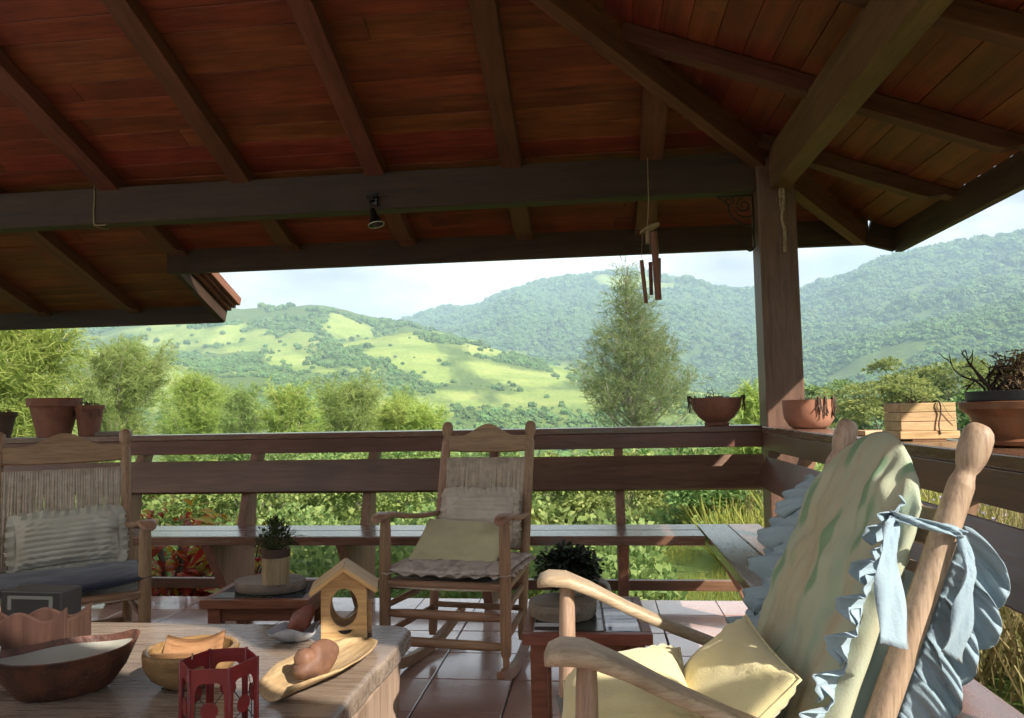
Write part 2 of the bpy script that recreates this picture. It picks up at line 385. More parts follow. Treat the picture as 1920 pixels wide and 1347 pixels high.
def rf_right(u, v):
    x = (EX + .06) * (1 - v) + -2.05 * v; y1 = min(x + 3.45, EY + .05); y = YEND + (y1 - YEND) * u
    return (x, y, zr(x) + RD + .078 + bump_w(y / .16))
roofing("roofing", rf_back, 300, 8); roofing("roofing", rf_left, 160, 2); roofing("roofing", rf_right, 260, 8)
# unseen house walls added to darken the left ceiling, whitened to bounce light inside
PLASTER = plain("plaster", (.78, .75, .70), (.70, .67, .62), scale=3, rough=.9, bump=.3)
tag(MB().box(-4.75, -4.6, -1.6, 2.9, -.45, 2.9).build("unseen_wall", PLASTER), kind='structure')
tag(MB().box(-6.4, -.9, -1.75, -1.6, -.45, 3.4).build("unseen_wall", PLASTER), kind='structure')
# ================================================================ corner post
post = empty("corner_post", (1.058, 4.5, -.45), label="square brown timber post at the veranda corner", cat="post")
MB().box(-.106, .106, -.10, .10, 0, 2.98).build("shaft", W_POST, post, bevel=.008)
MB().box(-.15, .15, -.14, .14, -.02, .16).build("footing", plain("concrete", (.35, .33, .31), rough=.9, bump=.5), post, bevel=.01)
# ================================================================ tiled floor
def tile_mat():
    m, nt, b = _new("floor_tile"); L = nt.links.new
    tc = nt.nodes.new("ShaderNodeTexCoord"); g = nt.nodes.new("ShaderNodeNewGeometry")
    n = nt.nodes.new("ShaderNodeTexNoise"); n.inputs['Scale'].default_value = 2.6; n.inputs['Detail'].default_value = 6
    n2 = nt.nodes.new("ShaderNodeTexNoise"); n2.inputs['Scale'].default_value = 30; n2.inputs['Detail'].default_value = 5
    L(g.outputs['Position'], n.inputs['Vector']); L(g.outputs['Position'], n2.inputs['Vector'])
    r = _ramp(nt, [(.3, (.42, .255, .205)), (.55, (.50, .32, .265)), (.75, (.57, .385, .325))]); L(n.outputs['Fac'], r.inputs['Fac'])
    col, _ = _vary(nt, r.outputs['Color'], .10, .008); L(col, b.inputs['Base Color'])
    mr = nt.nodes.new("ShaderNodeMapRange"); mr.inputs['From Min'].default_value = .3; mr.inputs['From Max'].default_value = .7
    mr.inputs['To Min'].default_value = .12; mr.inputs['To Max'].default_value = .34; L(n.outputs['Fac'], mr.inputs['Value']); L(mr.outputs['Result'], b.inputs['Roughness'])
    b.inputs['Specular IOR Level'].default_value = .6; b.inputs['Coat Weight'].default_value = .6; b.inputs['Coat Roughness'].default_value = .10; b.inputs['Coat IOR'].default_value = 1.6
    bp = nt.nodes.new("ShaderNodeBump"); bp.inputs['Strength'].default_value = .12; bp.inputs['Distance'].default_value = .002
    L(n2.outputs['Fac'], bp.inputs['Height']); L(bp.outputs['Normal'], b.inputs['Normal'])
    return m
TILE = tile_mat()
GROUT = plain("grout", (.11, .085, .08), rough=.9, bump=.3)
floor = tag(MB().box(XW, 1.30, -1.6, 4.43, -.30, -.006).build("floor", GROUT), kind='structure')
P = .335
tm = bpy.data.meshes.new("tile"); _b = MB().box(-P / 2 + .003, P / 2 - .003, -P / 2 + .003, P / 2 - .003, -.01, 0)
tm.from_pydata(_b.v, [], _b.f); tm.update(); tm.materials.append(TILE)
bm_ = bmesh.new(); bm_.from_mesh(tm); bmesh.ops.bevel(bm_, geom=[e for e in bm_.edges if all(v.co.z > -.001 for v in e.verts)], offset=.003, segments=1, affect='EDGES'); bm_.to_mesh(tm); bm_.free()
rest = MB(); cnt = 0
for j in range(0, 17):
    yc = 4.125 - P * (j + .5) + P
    y1 = yc + P / 2
    for i in range(0, 23):
        xc = -.373 + P * (i - 17.5)
        if xc - P / 2 < XW or xc + P / 2 > 1.30: continue
        y0 = yc - P / 2
        if y1 > 4.43: 
            rest.box(xc - P / 2 + .003, xc + P / 2 - .003, y0 + .003, 4.428, -.01, 0); continue
        if yc > 1.2 and xc > -3.6:
            o = link("tile", tm, None, floor, (xc, yc, random.uniform(-.0008, .0008))); cnt += 1
        else: rest.box(xc - P / 2 + .003, xc + P / 2 - .003, y0 + .003, y1 - .003, -.01, 0)
tag(rest.build("tiles", TILE, floor), kind='stuff')
# ================================================================ built-in bench railings
def support(parent, M, lean=0.0):
    poly = [(0.0, .395), (.30, .0), (.54, .0), (.56, .40), (.58, .60), (.70, .855), (.60, .855), (.475, .62), (.42, .45), (.40, .395)]
    MB().prism(poly, -.026, .026, 'YZ').build("support", W_SUPP, parent, M, bevel=.004)
# back bench: local y = world y - 3.90
bb = empty("bench_railing", (-1.4, 3.90, 0), label="long brown timber bench railing along the far edge of the veranda", cat="bench railing")
BO = Vector((-1.4, 3.90, 0))
x0, x1 = XW, .93
bar("rail_cap", (x0, 4.655, .962), (.95, 4.655, .962), .23, .036, W_CAP, bb, side=(0, 1, 0), off=BO, bevel=.004)
bar("rail_fascia", (x0, 4.565, .899), (.95, 4.565, .899), .088, .034, W_RAIL, bb, off=BO)
bar("backrest_board", (x0, 4.405, .722), (x1, 4.405, .722), .20, .04, W_RAIL, bb, side=(0, .40, .916), off=BO, bevel=.004)
for k in range(2):
    bar("seat_board", (x0, 3.985 + .198 * k, .426), (.518, 3.985 + .198 * k, .426), .19, .048, W_CAP, bb, side=(0, 1, 0), off=BO, bevel=.005)
bar("lower_rail", (x0, 4.37, .098), (.80, 4.37, .098), .056, .04, W_RAIL, bb, off=BO)
for x in (-5.2, -4.42, -3.66, -2.90, -2.14, -1.38, -.63, .115):
    support(bb, Matrix.Translation(Vector((x, 3.925, 0)) - BO))
# right bench
rb = empty("bench_railing", (.53, 2.6, 0), label="brown timber bench railing along the right side, partly sunlit", cat="bench railing")
SO = Vector((.53, 2.6, 0))
ya, yb = -1.5, 4.36
bar("rail_cap", (1.035, 4.39, .958), (1.035, ya, .958), .23, .036, W_CAP, rb, side=(1, 0, 0), off=SO, bevel=.004)
bar("rail_fascia", (.942, 4.38, .893), (.942, ya, .893), .090, .034, W_RAIL, rb, off=SO)
bar("backrest_board", (.915, 4.36, .726), (.915, ya, .726), .172, .04, W_RAIL, rb, side=(.40, 0, .916), off=SO, bevel=.004)
bar("seat_board", (.607, 4.285, .426), (.607, ya, .426), .16, .048, W_CAP, rb, side=(1, 0, 0), off=SO, bevel=.005)
bar("seat_board", (.776, 4.285, .426), (.776, ya, .426), .17, .048, W_CAP, rb, side=(1, 0, 0), off=SO, bevel=.005)
bar("lower_rail", (.93, 4.3, .098), (.93, ya, .098), .056, .04, W_RAIL, rb, off=SO)
for y in (3.80, 3.02, 2.24, 1.46, .68, -.1):
    support(rb, Matrix.Translation(Vector((.545, y, 0)) - SO) @ Matrix(((0, .72, 0, 0), (-1, 0, 0, 0), (0, 0, 1, 0), (0, 0, 0, 1))))
# ================================================================ terrain
RIDGE_L = [(-1190.7, 912.3, 110.3), (-1006.6, 973.0, 109.8), (-849.0, 984.5, 113.8), (-767.9, 986.4, 120.6), (-685.6, 984.9, 131.6), (-596.7, 983.1, 145.0), (-494.6, 982.5, 149.6), (-429.1, 991.1, 149.9), (-375.6, 991.2, 151.7), (-345.4, 991.6, 143.3), (-263.3, 964.7, 121.3), (-175.1, 913.4, 87.1), (-95.8, 854.6, 62.3), (-32.8, 799.3, 44.3), (16.5, 759.8, 27.5)]
RIDGE_M = [(-872.2, 2128.2, 215.6), (-727.3, 2182.0, 245.0), (-577.3, 2174.7, 274.6), (-412.7, 2160.9, 311.7), (-251.0, 2135.3, 344.2), (-94.9, 2097.9, 362.8), (54.5, 2099.3, 379.7), (142.6, 2095.2, 382.8), (228.2, 2087.6, 355.6), (311.5, 2076.8, 321.1), (436.3, 2105.3, 298.8), (586.1, 2120.5, 251.4), (767.3, 2168.2, 199.2)]
RIDGE_RR = [(289.6, 1877.8, 158.4), (400.3, 1908.5, 230.8), (505.3, 1935.1, 288.3), (582.8, 1913.2, 300.5), (635.3, 1843.6, 309.6), (702.0, 1765.5, 329.2), (776.9, 1679.0, 337.1), (854.3, 1584.4, 332.1), (927.6, 1424.6, 307.5), (1021.5, 1231.5, 247.3), (1087.1, 1033.6, 150.8)]
RIDGE_S = [(209.4, 875.3, 23.9), (270.7, 941.9, 66.5), (320.6, 978.8, 86.0), (387.7, 986.6, 96.7), (430.8, 968.5, 105.2), (461.9, 942.9, 115.0), (485.6, 908.3, 122.8), (543.2, 839.6, 131.3), (595.5, 674.8, 94.9)]
RIDGE_G = [(-426.2, 450.3, 36.1), (-403.2, 497.1, 44.9), (-368.3, 523.4, 53.7), (-325.7, 503.9, 43.2), (-281.7, 484.0, 30.5), (-242.2, 460.2, 16.3), (-210.2, 431.5, 3.8)]
RIDGE_K = [(-303.4, 740.2, 48.2), (-225.6, 725.7, 64.1), (-180.0, 717.8, 79.4), (-125.2, 678.5, 57.5), (-98.6, 632.4, 30.3), (-74.9, 555.0, 4.6)]
def _hash(ix, iy, s):
    h = (ix.astype(np.int64) * 374761393 + iy.astype(np.int64) * 668265263 + s * 1442695041) & 0x7fffffff
    h = ((h ^ (h >> 13)) * 1274126177) & 0x7fffffff
    return ((h ^ (h >> 16)) & 0xffff) / 65535.0
def vnoise(x, y, s=0):
    ix = np.floor(x); iy = np.floor(y); fx = x - ix; fy = y - iy
    fx = fx * fx * (3 - 2 * fx); fy = fy * fy * (3 - 2 * fy)
    a = _hash(ix, iy, s); b = _hash(ix + 1, iy, s); c = _hash(ix, iy + 1, s); d = _hash(ix + 1, iy + 1, s)
    return (a * (1 - fx) + b * fx) * (1 - fy) + (c * (1 - fx) + d * fx) * fy - .5
def fbm(x, y, sc_, octv=5, s=0, g=.5):
    t = 0; amp = 1; f_ = 1 / sc_
    for k in range(octv):
        t = t + amp * vnoise(x * f_ + 17.3 * k, y * f_ - 9.1 * k, s + k); amp *= g; f_ *= 2.03
    return t
def ridge_h(x, y, pts, slope, power=1.0):
    best = np.full(x.shape, -1e9)
    for (ax, ay, az), (bx, by, bz) in zip(pts[:-1], pts[1:]):
        dx, dy = bx - ax, by - ay; L2 = dx * dx + dy * dy
        t = np.clip(((x - ax) * dx + (y - ay) * dy) / L2, 0, 1)
        d = np.hypot(x - (ax + t * dx), y - (ay + t * dy))
        best = np.maximum(best, az + t * (bz - az) - slope * d)
    return best
def height(x, y):
    r = np.hypot(x, y)
    base = -.45 - .10 * np.clip(r - 9, 0, 150) ** .9 * np.clip((r - 9) / 12, 0, 1) + .030 * np.clip(r - 260, 0, 4000)
    base = base + np.clip((r - 30) / 200, 0, 1) * 5 * fbm(x, y, 90, 4, 3)
    h = base
    gul = fbm(x, y, 170, 5, 11, .52)
    for pts, sl, amp in ((RIDGE_L, .30, 34), (RIDGE_M, .34, 52), (RIDGE_RR, .36, 60), (RIDGE_S, .30, 30), (RIDGE_G, .20, 9), (RIDGE_K, .24, 12)):
        q = ridge_h(x, y, pts, sl)
        top = ridge_h(x, y, pts, 0.0)
        far = np.clip((top - q) / 60, 0, 1)           # little noise on the crest itself
        q = q + amp * (gul - .28) * far + amp * .25 * fbm(x, y, 60, 3, 31) * far + .02 * amp * fbm(x, y, 60, 3, 5)
        k = 10.0; m = np.maximum(h, q); h = m + k * np.log1p(np.exp(-np.abs(h - q) / k)) * (np.minimum(h, q) > -50)
    # level ground round the veranda
    w = np.clip((r - 10) / 10, 0, 1); near = -.45 - .02 * np.clip(r - 5, 0, 40)
    return near * (1 - w) + h * w
#PASTURE
PASTURES = [[(-338, 467), (-368, 522), (-538, 791), (-463, 712), (-314, 515), (-214, 400), (-213, 379), (-223, 363), (-281, 431), (-297, 437)],
    [(-503, 806), (-490, 828), (-420, 741), (-430, 738), (-473, 780)],
    [(-521, 790), (-510, 806), (-465, 770), (-438, 739), (-483, 763)],
    [(-440, 789), (-443, 821), (-428, 876), (-394, 818), (-381, 754), (-415, 770)],
    [(-323, 850), (-337, 939), (-282, 914), (-260, 858), (-293, 792)],
    [(-189, 593), (-175, 676), (-169, 686), (-141, 646), (-130, 601), (-122, 594), (-115, 558), (-90, 493), (-102, 483), (-126, 512), (-149, 535), (-158, 564), (-179, 570)],
    [(-118, 672), (-139, 951), (-162, 1300), (-117, 1301), (-115, 1281), (-72, 638), (-93, 614), (-106, 615)],
    [(-103, 570), (-91, 597), (-74, 590), (-58, 585), (-40, 614), (-45, 661), (-51, 970), (-23, 972), (-15, 671), (-24, 506), (-36, 490), (-62, 492), (-89, 536)],
    [(-133, 391), (-121, 421), (-100, 431), (-75, 376), (-64, 309), (-92, 294), (-115, 337)],
    [(-99, 460), (-73, 461), (-64, 420), (-68, 377), (-79, 398)],
    [(-172, 507), (-165, 521), (-156, 494), (-158, 470)],
    [(-309, 664), (-323, 744), (-243, 620), (-191, 505), (-196, 482), (-252, 562)],
    [(-19, 1999), (66, 2022), (148, 2075), (202, 1848), (146, 1801), (61, 1910)]]
def in_poly(x, y, poly):
    ins = np.zeros(x.shape, bool); n = len(poly)
    for i in range(n):
        (x1, y1), (x2, y2) = poly[i], poly[(i + 1) % n]
        if y1 == y2: continue
        c = ((y1 > y) != (y2 > y)) & (x < (x2 - x1) * (y - y1) / (y2 - y1) + x1)
        ins ^= c
    return ins
def pasture_at(x, y):
    """share of open grass, 0..1, soft and ragged at the edges"""
    r = np.hypot(x, y); acc = np.zeros(x.shape)
    for k, (amp, scl) in enumerate(((10, 60), (16, 40), (20, 25), (24, 18))):
        wx = x + amp * fbm(x, y, scl, 3, 71 + 7 * k); wy = y + amp * fbm(x, y, scl, 3, 72 + 7 * k)
        m = np.zeros(x.shape, bool)
        for p in PASTURES: m |= in_poly(wx, wy, p)
        acc += m
    acc /= 4
    g = np.clip((fbm(x, y, 110, 5, 91, .6) + .11) * 5, 0, .80) * np.clip((r - 300) / 100, 0, 1) * np.clip((1250 - r) / 150, 0, 1) * np.clip((140 - x) / 60, 0, 1)
    return np.maximum(acc, g)
_a = np.concatenate([np.linspace(-180, -56, 60, endpoint=False), np.linspace(-56, 50, 640, endpoint=False), np.linspace(50, 180, 60, endpoint=False)])
_a = np.radians(_a); _r = np.concatenate([[0.0], np.geomspace(3.0, 2950, 400)])
_A, _Rr = np.meshgrid(_a, _r); TX = _Rr * np.sin(_A); TY = _Rr * np.cos(_A); TZ = height(TX, TY)
na, nr = len(_a), len(_r)
idx = np.arange(na * nr).reshape(nr, na); nxt = np.roll(idx, -1, axis=1)
F = np.stack([idx[:-1], nxt[:-1], nxt[1:], idx[1:]], -1).reshape(-1, 4)[:, ::-1]
me = fast_mesh("terrain", np.stack([TX, TY, TZ], -1).reshape(-1, 3), F, 4)
at = me.attributes.new("pasture", 'FLOAT', 'POINT'); at.data.foreach_set("value", pasture_at(TX, TY).astype(np.float32).ravel())
def terrain_mat():
    m, nt, b = _new("terrain"); L = nt.links.new
    g = nt.nodes.new("ShaderNodeNewGeometry"); a = nt.nodes.new("ShaderNodeAttribute"); a.attribute_name = "pasture"
    n = nt.nodes.new("ShaderNodeTexNoise"); n.inputs['Scale'].default_value = .022; n.inputs['Detail'].default_value = 9; n.inputs['Roughness'].default_value = .65
    n2 = nt.nodes.new("ShaderNodeTexNoise"); n2.inputs['Scale'].default_value = .35; n2.inputs['Detail'].default_value = 8; n2.inputs['Roughness'].default_value = .7
    n3 = nt.nodes.new("ShaderNodeTexNoise"); n3.inputs['Scale'].default_value = 1.1; n3.inputs['Detail'].default_value = 6
    for q in (n, n2, n3): L(g.outputs['Position'], q.inputs['Vector'])
    rg = _ramp(nt, [(.32, (.165, .235, .060)), (.5, (.265, .335, .085)), (.7, (.37, .395, .125))]); L(n.outputs['Fac'], rg.inputs['Fac'])
    rg2 = _ramp(nt, [(.35, (.62, .68, .6)), (.6, (1.08, 1.06, 1))]); L(n2.outputs['Fac'], rg2.inputs['Fac'])
    mg = nt.nodes.new("ShaderNodeMix"); mg.data_type = 'RGBA'; mg.blend_type = 'MULTIPLY'; mg.inputs[0].default_value = .8; L(rg.outputs['Color'], mg.inputs[6]); L(rg2.outputs['Color'], mg.inputs[7])
    rf = _ramp(nt, [(.35, (.06, .10, .025)), (.6, (.115, .165, .042)), (.75, (.17, .21, .06))]); L(n2.outputs['Fac'], rf.inputs['Fac'])
    mx = nt.nodes.new("ShaderNodeMix"); mx.data_type = 'RGBA'; L(a.outputs['Fac'], mx.inputs[0]); L(rf.outputs['Color'], mx.inputs[6]); L(mg.outputs[2], mx.inputs[7])
    L(mx.outputs[2], b.inputs['Base Color']); b.inputs['Roughness'].default_value = .95; b.inputs['Specular IOR Level'].default_value = .1
    bp = nt.nodes.new("ShaderNodeBump"); bp.inputs['Strength'].default_value = .6; bp.inputs['Distance'].default_value = .6
    L(n2.outputs['Fac'], bp.inputs['Height']); L(bp.outputs['Normal'], b.inputs['Normal'])
    return m
terrain = tag(link("hills", me, terrain_mat(), smooth=True), kind='structure')
# near lawn: a sheet just above the ground
# ---------------------------------------------------------------- far woods: canopies scattered over the hills
def scatter(n, r0, r1, sfn, a0=-52, a1=46):
    pts = []; ss = []
    r = np.sqrt(rng.uniform(r0 ** 2, r1 ** 2, n * 30)) if False else None
    # sample log-uniform in r weighted by r^2/s^2
    rr = np.geomspace(r0, r1, 400); w = rr * rr / sfn(rr) ** 2; cdf = np.cumsum(w); cdf /= cdf[-1]
    r = np.interp(rng.random(n), cdf, rr); a = np.radians(rng.uniform(a0, a1, n))
    x = r * np.sin(a); y = r * np.cos(a); return x, y, r
fx, fy, fr = scatter(90000, 110, 2500, lambda r: np.maximum(4.5, r * .0062))
_pa = pasture_at(fx, fy); keep = rng.random(len(fx)) > np.clip(_pa * 1.25, 0, .97)
dens = fbm(fx, fy, 70, 4, 131); keep &= (dens > np.where((fx < 130) & (fr < 1150), -.02, -.2)) | (fr > 1150)
# keep the line of sight over the near valley open
fx, fy, fr = fx[keep], fy[keep], fr[keep]
fs = np.maximum(3.0, fr * .0060) * rng.uniform(.45, 1.25, len(fr)) * np.where(fr < 1100, rng.uniform(.45, 1.1, len(fr)), 1)
fz = height(fx, fy) + fs * .18
fme = bpy.data.meshes.new("woods"); fme.vertices.add(len(fx)); fme.vertices.foreach_set("co", np.stack([fx, fy, fz], -1).astype(np.float32).ravel())
fa = fme.attributes.new("size", 'FLOAT', 'POINT'); fa.data.foreach_set("value", fs.astype(np.float32) * .62); fme.update()
W_FOL = foliage("far_canopy", [(.050, .105, .035), (.085, .155, .048), (.140, .21, .062)], trans=.0, rough=.85, var=.30, nscale=.9)
def woods_nodes():
    g = bpy.data.node_groups.new("woods", 'GeometryNodeTree')
    g.interface.new_socket("Geometry", in_out='INPUT', socket_type='NodeSocketGeometry'); g.interface.new_socket("Geometry", in_out='OUTPUT', socket_type='NodeSocketGeometry')
    N = g.nodes.new; L = g.links.new
    i = N('NodeGroupInput'); o = N('NodeGroupOutput'); inst = N('GeometryNodeInstanceOnPoints')
    ico = N('GeometryNodeMeshIcoSphere'); ico.inputs['Radius'].default_value = 1; ico.inputs['Subdivisions'].default_value = 3
    sp = N('GeometryNodeSetPosition'); nz = N('ShaderNodeTexNoise'); nz.inputs['Scale'].default_value = 2.3; nz.inputs['Detail'].default_value = 2
    mp = N('ShaderNodeMapRange'); mp.inputs['To Min'].default_value = -.75; mp.inputs['To Max'].default_value = .75; mp.inputs['From Min'].default_value = .25; mp.inputs['From Max'].default_value = .75
    nrm = N('GeometryNodeInputNormal'); vm = N('ShaderNodeVectorMath'); vm.operation = 'SCALE'
    L(nz.outputs['Fac'], mp.inputs['Value']); L(nrm.outputs[0], vm.inputs[0]); L(mp.outputs['Result'], vm.inputs['Scale'])
    L(ico.outputs['Mesh'], sp.inputs['Geometry']); L(vm.outputs[0], sp.inputs['Offset'])
    mt = N('GeometryNodeSetMaterial'); mt.inputs['Material'].default_value = W_FOL; L(sp.outputs[0], mt.inputs['Geometry'])
    rv = N('FunctionNodeRandomValue'); rv.data_type = 'FLOAT_VECTOR'; rv.inputs['Min'].default_value = (-.3, -.3, 0); rv.inputs['Max'].default_value = (.3, .3, 6.28)
    na_ = N('GeometryNodeInputNamedAttribute'); na_.data_type = 'FLOAT'; na_.inputs['Name'].default_value = "size"
    cb = N('ShaderNodeCombineXYZ'); mz = N('ShaderNodeMath'); mz.operation = 'MULTIPLY'; mz.inputs[1].default_value = .95
    L(na_.outputs['Attribute'], cb.inputs[0]); L(na_.outputs['Attribute'], cb.inputs[1]); L(na_.outputs['Attribute'], mz.inputs[0]); L(mz.outputs[0], cb.inputs[2])
    L(i.outputs[0], inst.inputs['Points']); L(mt.outputs[0], inst.inputs['Instance']); L(rv.outputs['Value'], inst.inputs['Rotation']); L(cb.outputs[0], inst.inputs['Scale'])
    L(inst.outputs[0], o.inputs[0]); return g
woods = link("far_woods", fme, W_FOL); md = woods.modifiers.new("scatter", 'NODES'); md.node_group = woods_nodes()
tag(woods, "forest canopy covering the far hills and mountains", "woods", kind='stuff')
# ---------------------------------------------------------------- haze
hz = MB().box(-3000, 3000, -3000, 3000, -40, 412).build("haze", None); tag(hz, "thin blue haze over the valley", "haze", kind='stuff')
hm = bpy.data.materials.new("haze"); hm.use_nodes = True; hn = hm.node_tree; hn.nodes.clear()
ho = hn.nodes.new("ShaderNodeOutputMaterial"); hv = hn.nodes.new("ShaderNodeVolumePrincipled")
hv.inputs['Color'].default_value = (.56, .80, 1.0, 1); hv.inputs['Density'].default_value = .00042; hv.inputs['Anisotropy'].default_value = .0
hn.links.new(hv.outputs[0], ho.inputs['Volume']); hz.data.materials.append(hm)
# ================================================================ cloth helpers
def cloth(name, c1, c2=None, scale=14, rough=.9, var=.04, bump=.35, stripes=0, trans=0.0):
    return plain(name, c1, c2 or [v * .82 for v in c1], scale=scale, rough=rough, bump=bump, bscale=220, var=var, spec=.15, sheen=.25, trans=trans)
C_LINEN = cloth("linen", (.66, .58, .48), (.54, .46, .37))
C_CORD = cloth("woven_cord", (.62, .52, .40), (.44, .35, .26), scale=30)
C_YELLOWG = cloth("sage_yellow_cloth", (.68, .63, .38), (.60, .55, .32), scale=5)
C_YELLOW = cloth("butter_yellow_cloth", (.82, .72, .40), (.74, .63, .33), scale=5)
C_NAVY = cloth("navy_cloth", (.045, .050, .075), (.030, .033, .05), scale=9)
C_BLUE = cloth("pale_blue_cloth", (.40, .52, .60), (.32, .43, .50), scale=6, trans=.15)
C_GREYC = cloth("grey_cloth", (.16, .165, .16), (.12, .125, .12), scale=6)
C_STRIPE = cloth("grey_beige_cloth", (.60, .57, .47), (.48, .45, .36), scale=9)
def printed():
    """tan cloth with loose green leaf shapes and rusty streaks, as dyed"""
    m, nt, b = _new("leaf_print_cloth"); L = nt.links.new
    tc = nt.nodes.new("ShaderNodeTexCoord"); mp = nt.nodes.new("ShaderNodeMapping"); mp.inputs['Scale'].default_value = (14, 1, 4.2)
    L(tc.outputs['Object'], mp.inputs['Vector'])
    v = nt.nodes.new("ShaderNodeTexVoronoi"); v.inputs['Scale'].default_value = 1.25; v.inputs['Randomness'].default_value = .95
    nz = nt.nodes.new("ShaderNodeTexNoise"); nz.inputs['Scale'].default_value = 1.2; nz.inputs['Detail'].default_value = 4
    mv = nt.nodes.new("ShaderNodeVectorMath"); mv.operation = 'MULTIPLY_ADD'; mv.inputs[1].default_value = (.4, .4, .4)
    L(nz.outputs['Color'], mv.inputs[0]); L(mp.outputs['Vector'], mv.inputs[2]); L(mp.outputs['Vector'], nz.inputs['Vector']); L(mv.outputs[0], v.inputs['Vector'])
    r = _ramp(nt, [(.27, (1, 1, 1)), (.37, (0, 0, 0))]); L(v.outputs['Distance'], r.inputs['Fac'])
    # only some cells carry leaves
    sep = nt.nodes.new("ShaderNodeSeparateColor"); L(v.outputs['Color'], sep.inputs['Color'])
    gt = nt.nodes.new("ShaderNodeMath"); gt.operation = 'GREATER_THAN'; gt.inputs[1].default_value = .42; L(sep.outputs[0], gt.inputs[0])
    ml = nt.nodes.new("ShaderNodeMath"); ml.operation = 'MULTIPLY'; L(gt.outputs[0], ml.inputs[0]); L(r.outputs['Color'], ml.inputs[1])
    n2 = nt.nodes.new("ShaderNodeTexNoise"); n2.inputs['Scale'].default_value = 1.0; n2.inputs['Detail'].default_value = 5
    mp2 = nt.nodes.new("ShaderNodeMapping"); mp2.inputs['Scale'].default_value = (16, 6, 2.2); L(tc.outputs['Object'], mp2.inputs['Vector']); L(mp2.outputs['Vector'], n2.inputs['Vector'])
    rb_ = _ramp(nt, [(.24, (.40, .31, .20)), (.42, (.48, .44, .31)), (.56, (.45, .48, .35)), (.72, (.38, .46, .34))]); L(n2.outputs['Fac'], rb_.inputs['Fac'])
    mx = nt.nodes.new("ShaderNodeMix"); mx.data_type = 'RGBA'; L(ml.outputs[0], mx.inputs[0]); L(rb_.outputs['Color'], mx.inputs[6]); mx.inputs[7].default_value = (.19, .33, .19, 1)
    m3 = nt.nodes.new("ShaderNodeMath"); m3.operation = 'MULTIPLY'; m3.inputs[1].default_value = .82; L(ml.outputs[0], m3.inputs[0]); L(m3.outputs[0], mx.inputs[0])
    L(mx.outputs[2], b.inputs['Base Color']); b.inputs['Roughness'].default_value = .9; b.inputs['Specular IOR Level'].default_value = .15
    n4 = nt.nodes.new("ShaderNodeTexNoise"); n4.inputs['Scale'].default_value = 260; L(tc.outputs['Object'], n4.inputs['Vector'])
    bp = nt.nodes.new("ShaderNodeBump"); bp.inputs['Strength'].default_value = .3; bp.inputs['Distance'].default_value = .002; L(n4.outputs['Fac'], bp.inputs['Height']); L(bp.outputs['Normal'], b.inputs['Normal'])
    return m
C_PRINT = printed()
def pillow(name, w, h, t, mat, parent=None, M=None, n=26, puff=2.6, wrinkle=.006, seed=0, arch=0.0, rib=0, ribd=.004, sag=0.0, fold=0.0):
    """soft two-sided cushion in local XZ (width, height), thickness along Y (front = -Y); arch rounds the top edge; rib sews horizontal pleats"""
    V = []; F = []
    def edge(u, v):
        x = u * w / 2 * (1 - .05 * (1 - abs(v)) ** 2 * 0 - .04 * (1 - v * v)); z = v * h / 2 * (1 - .05 * (1 - u * u) * (1 if not arch else 0))
        if arch and v > 0: z = v * (h / 2) + arch * (1 - u * u) * v * v - arch * .5 * v * v
        return x, z
    for side in (-1, 1):
        for j in range(n + 1):
            for i in range(n + 1):
                u = -1 + 2 * i / n; v = -1 + 2 * j / n
                u = math.copysign(abs(u) ** .8, u); v = math.copysign(abs(v) ** .8, v)
                x, z = edge(u, v); d = ((1 - abs(u) ** puff) * (1 - abs(v) ** puff)); d = max(d, 0) ** .55 * t / 2
                nz = mnoise.noise(Vector((x * 9 + seed, z * 9, side * 3))) * wrinkle + mnoise.noise(Vector((x * 26 + seed, z * 22, side * 3))) * wrinkle * .5
                e = min(1, (1 - abs(u)) * 6) * min(1, (1 - abs(v)) * 6)
                nz += wrinkle * .35 * math.sin(26 * (abs(u) + abs(v)) + 3 * mnoise.noise(Vector((u * 2, v * 2, seed)))) * max(0, abs(u) * abs(v) - .12) * 2
                y = side * d + nz * e * side
                if rib and side < 0: y += ribd * abs(math.sin(v * rib * math.pi / 2)) * -e
                if fold: y -= fold * e * (.35 + .65 * max(0, v)) * (math.sin(x * 95 + 5 * mnoise.noise(Vector((x * 8, z * 5, seed)))) * .6 + math.sin(x * 47 + z * 6 + 4 * mnoise.noise(Vector((z * 6, 2, seed)))) * .6)
                if sag: y += sag * (u * u)
                V.append((x, y, z))
    k = (n + 1) * (n + 1)
    for s_ in (0, 1):
        for j in range(n):
            for i in range(n):
                a = s_ * k + j * (n + 1) + i; q = (a, a + 1, a + n + 2, a + n + 1)
                F.append(q if s_ == 0 else q[::-1])
    me = bpy.data.meshes.new(name); me.from_pydata(V, [], F)
    bm = bmesh.new(); bm.from_mesh(me); bmesh.ops.remove_doubles(bm, verts=bm.verts, dist=.0008); bm.to_mesh(me); bm.free()
    return link(name, me, mat, parent, M, smooth=True)
def piping(parent, w, h, mat, r_=.0028):
    pts = []
    for i in range(80):
        t = i / 80 * 4; k = int(t); f = -1 + 2 * (t - k); u, v = ((f, -1), (1, f), (-f, 1), (-1, -f))[k]
        pts.append((u * w / 2 * (1 - .04 * (1 - v * v)), 0, v * h / 2 * (1 - .05 * (1 - u * u))))
    pts.append(pts[0]); return MB().tube(pts, r_, 6).build("piping", mat, parent, smooth=True)
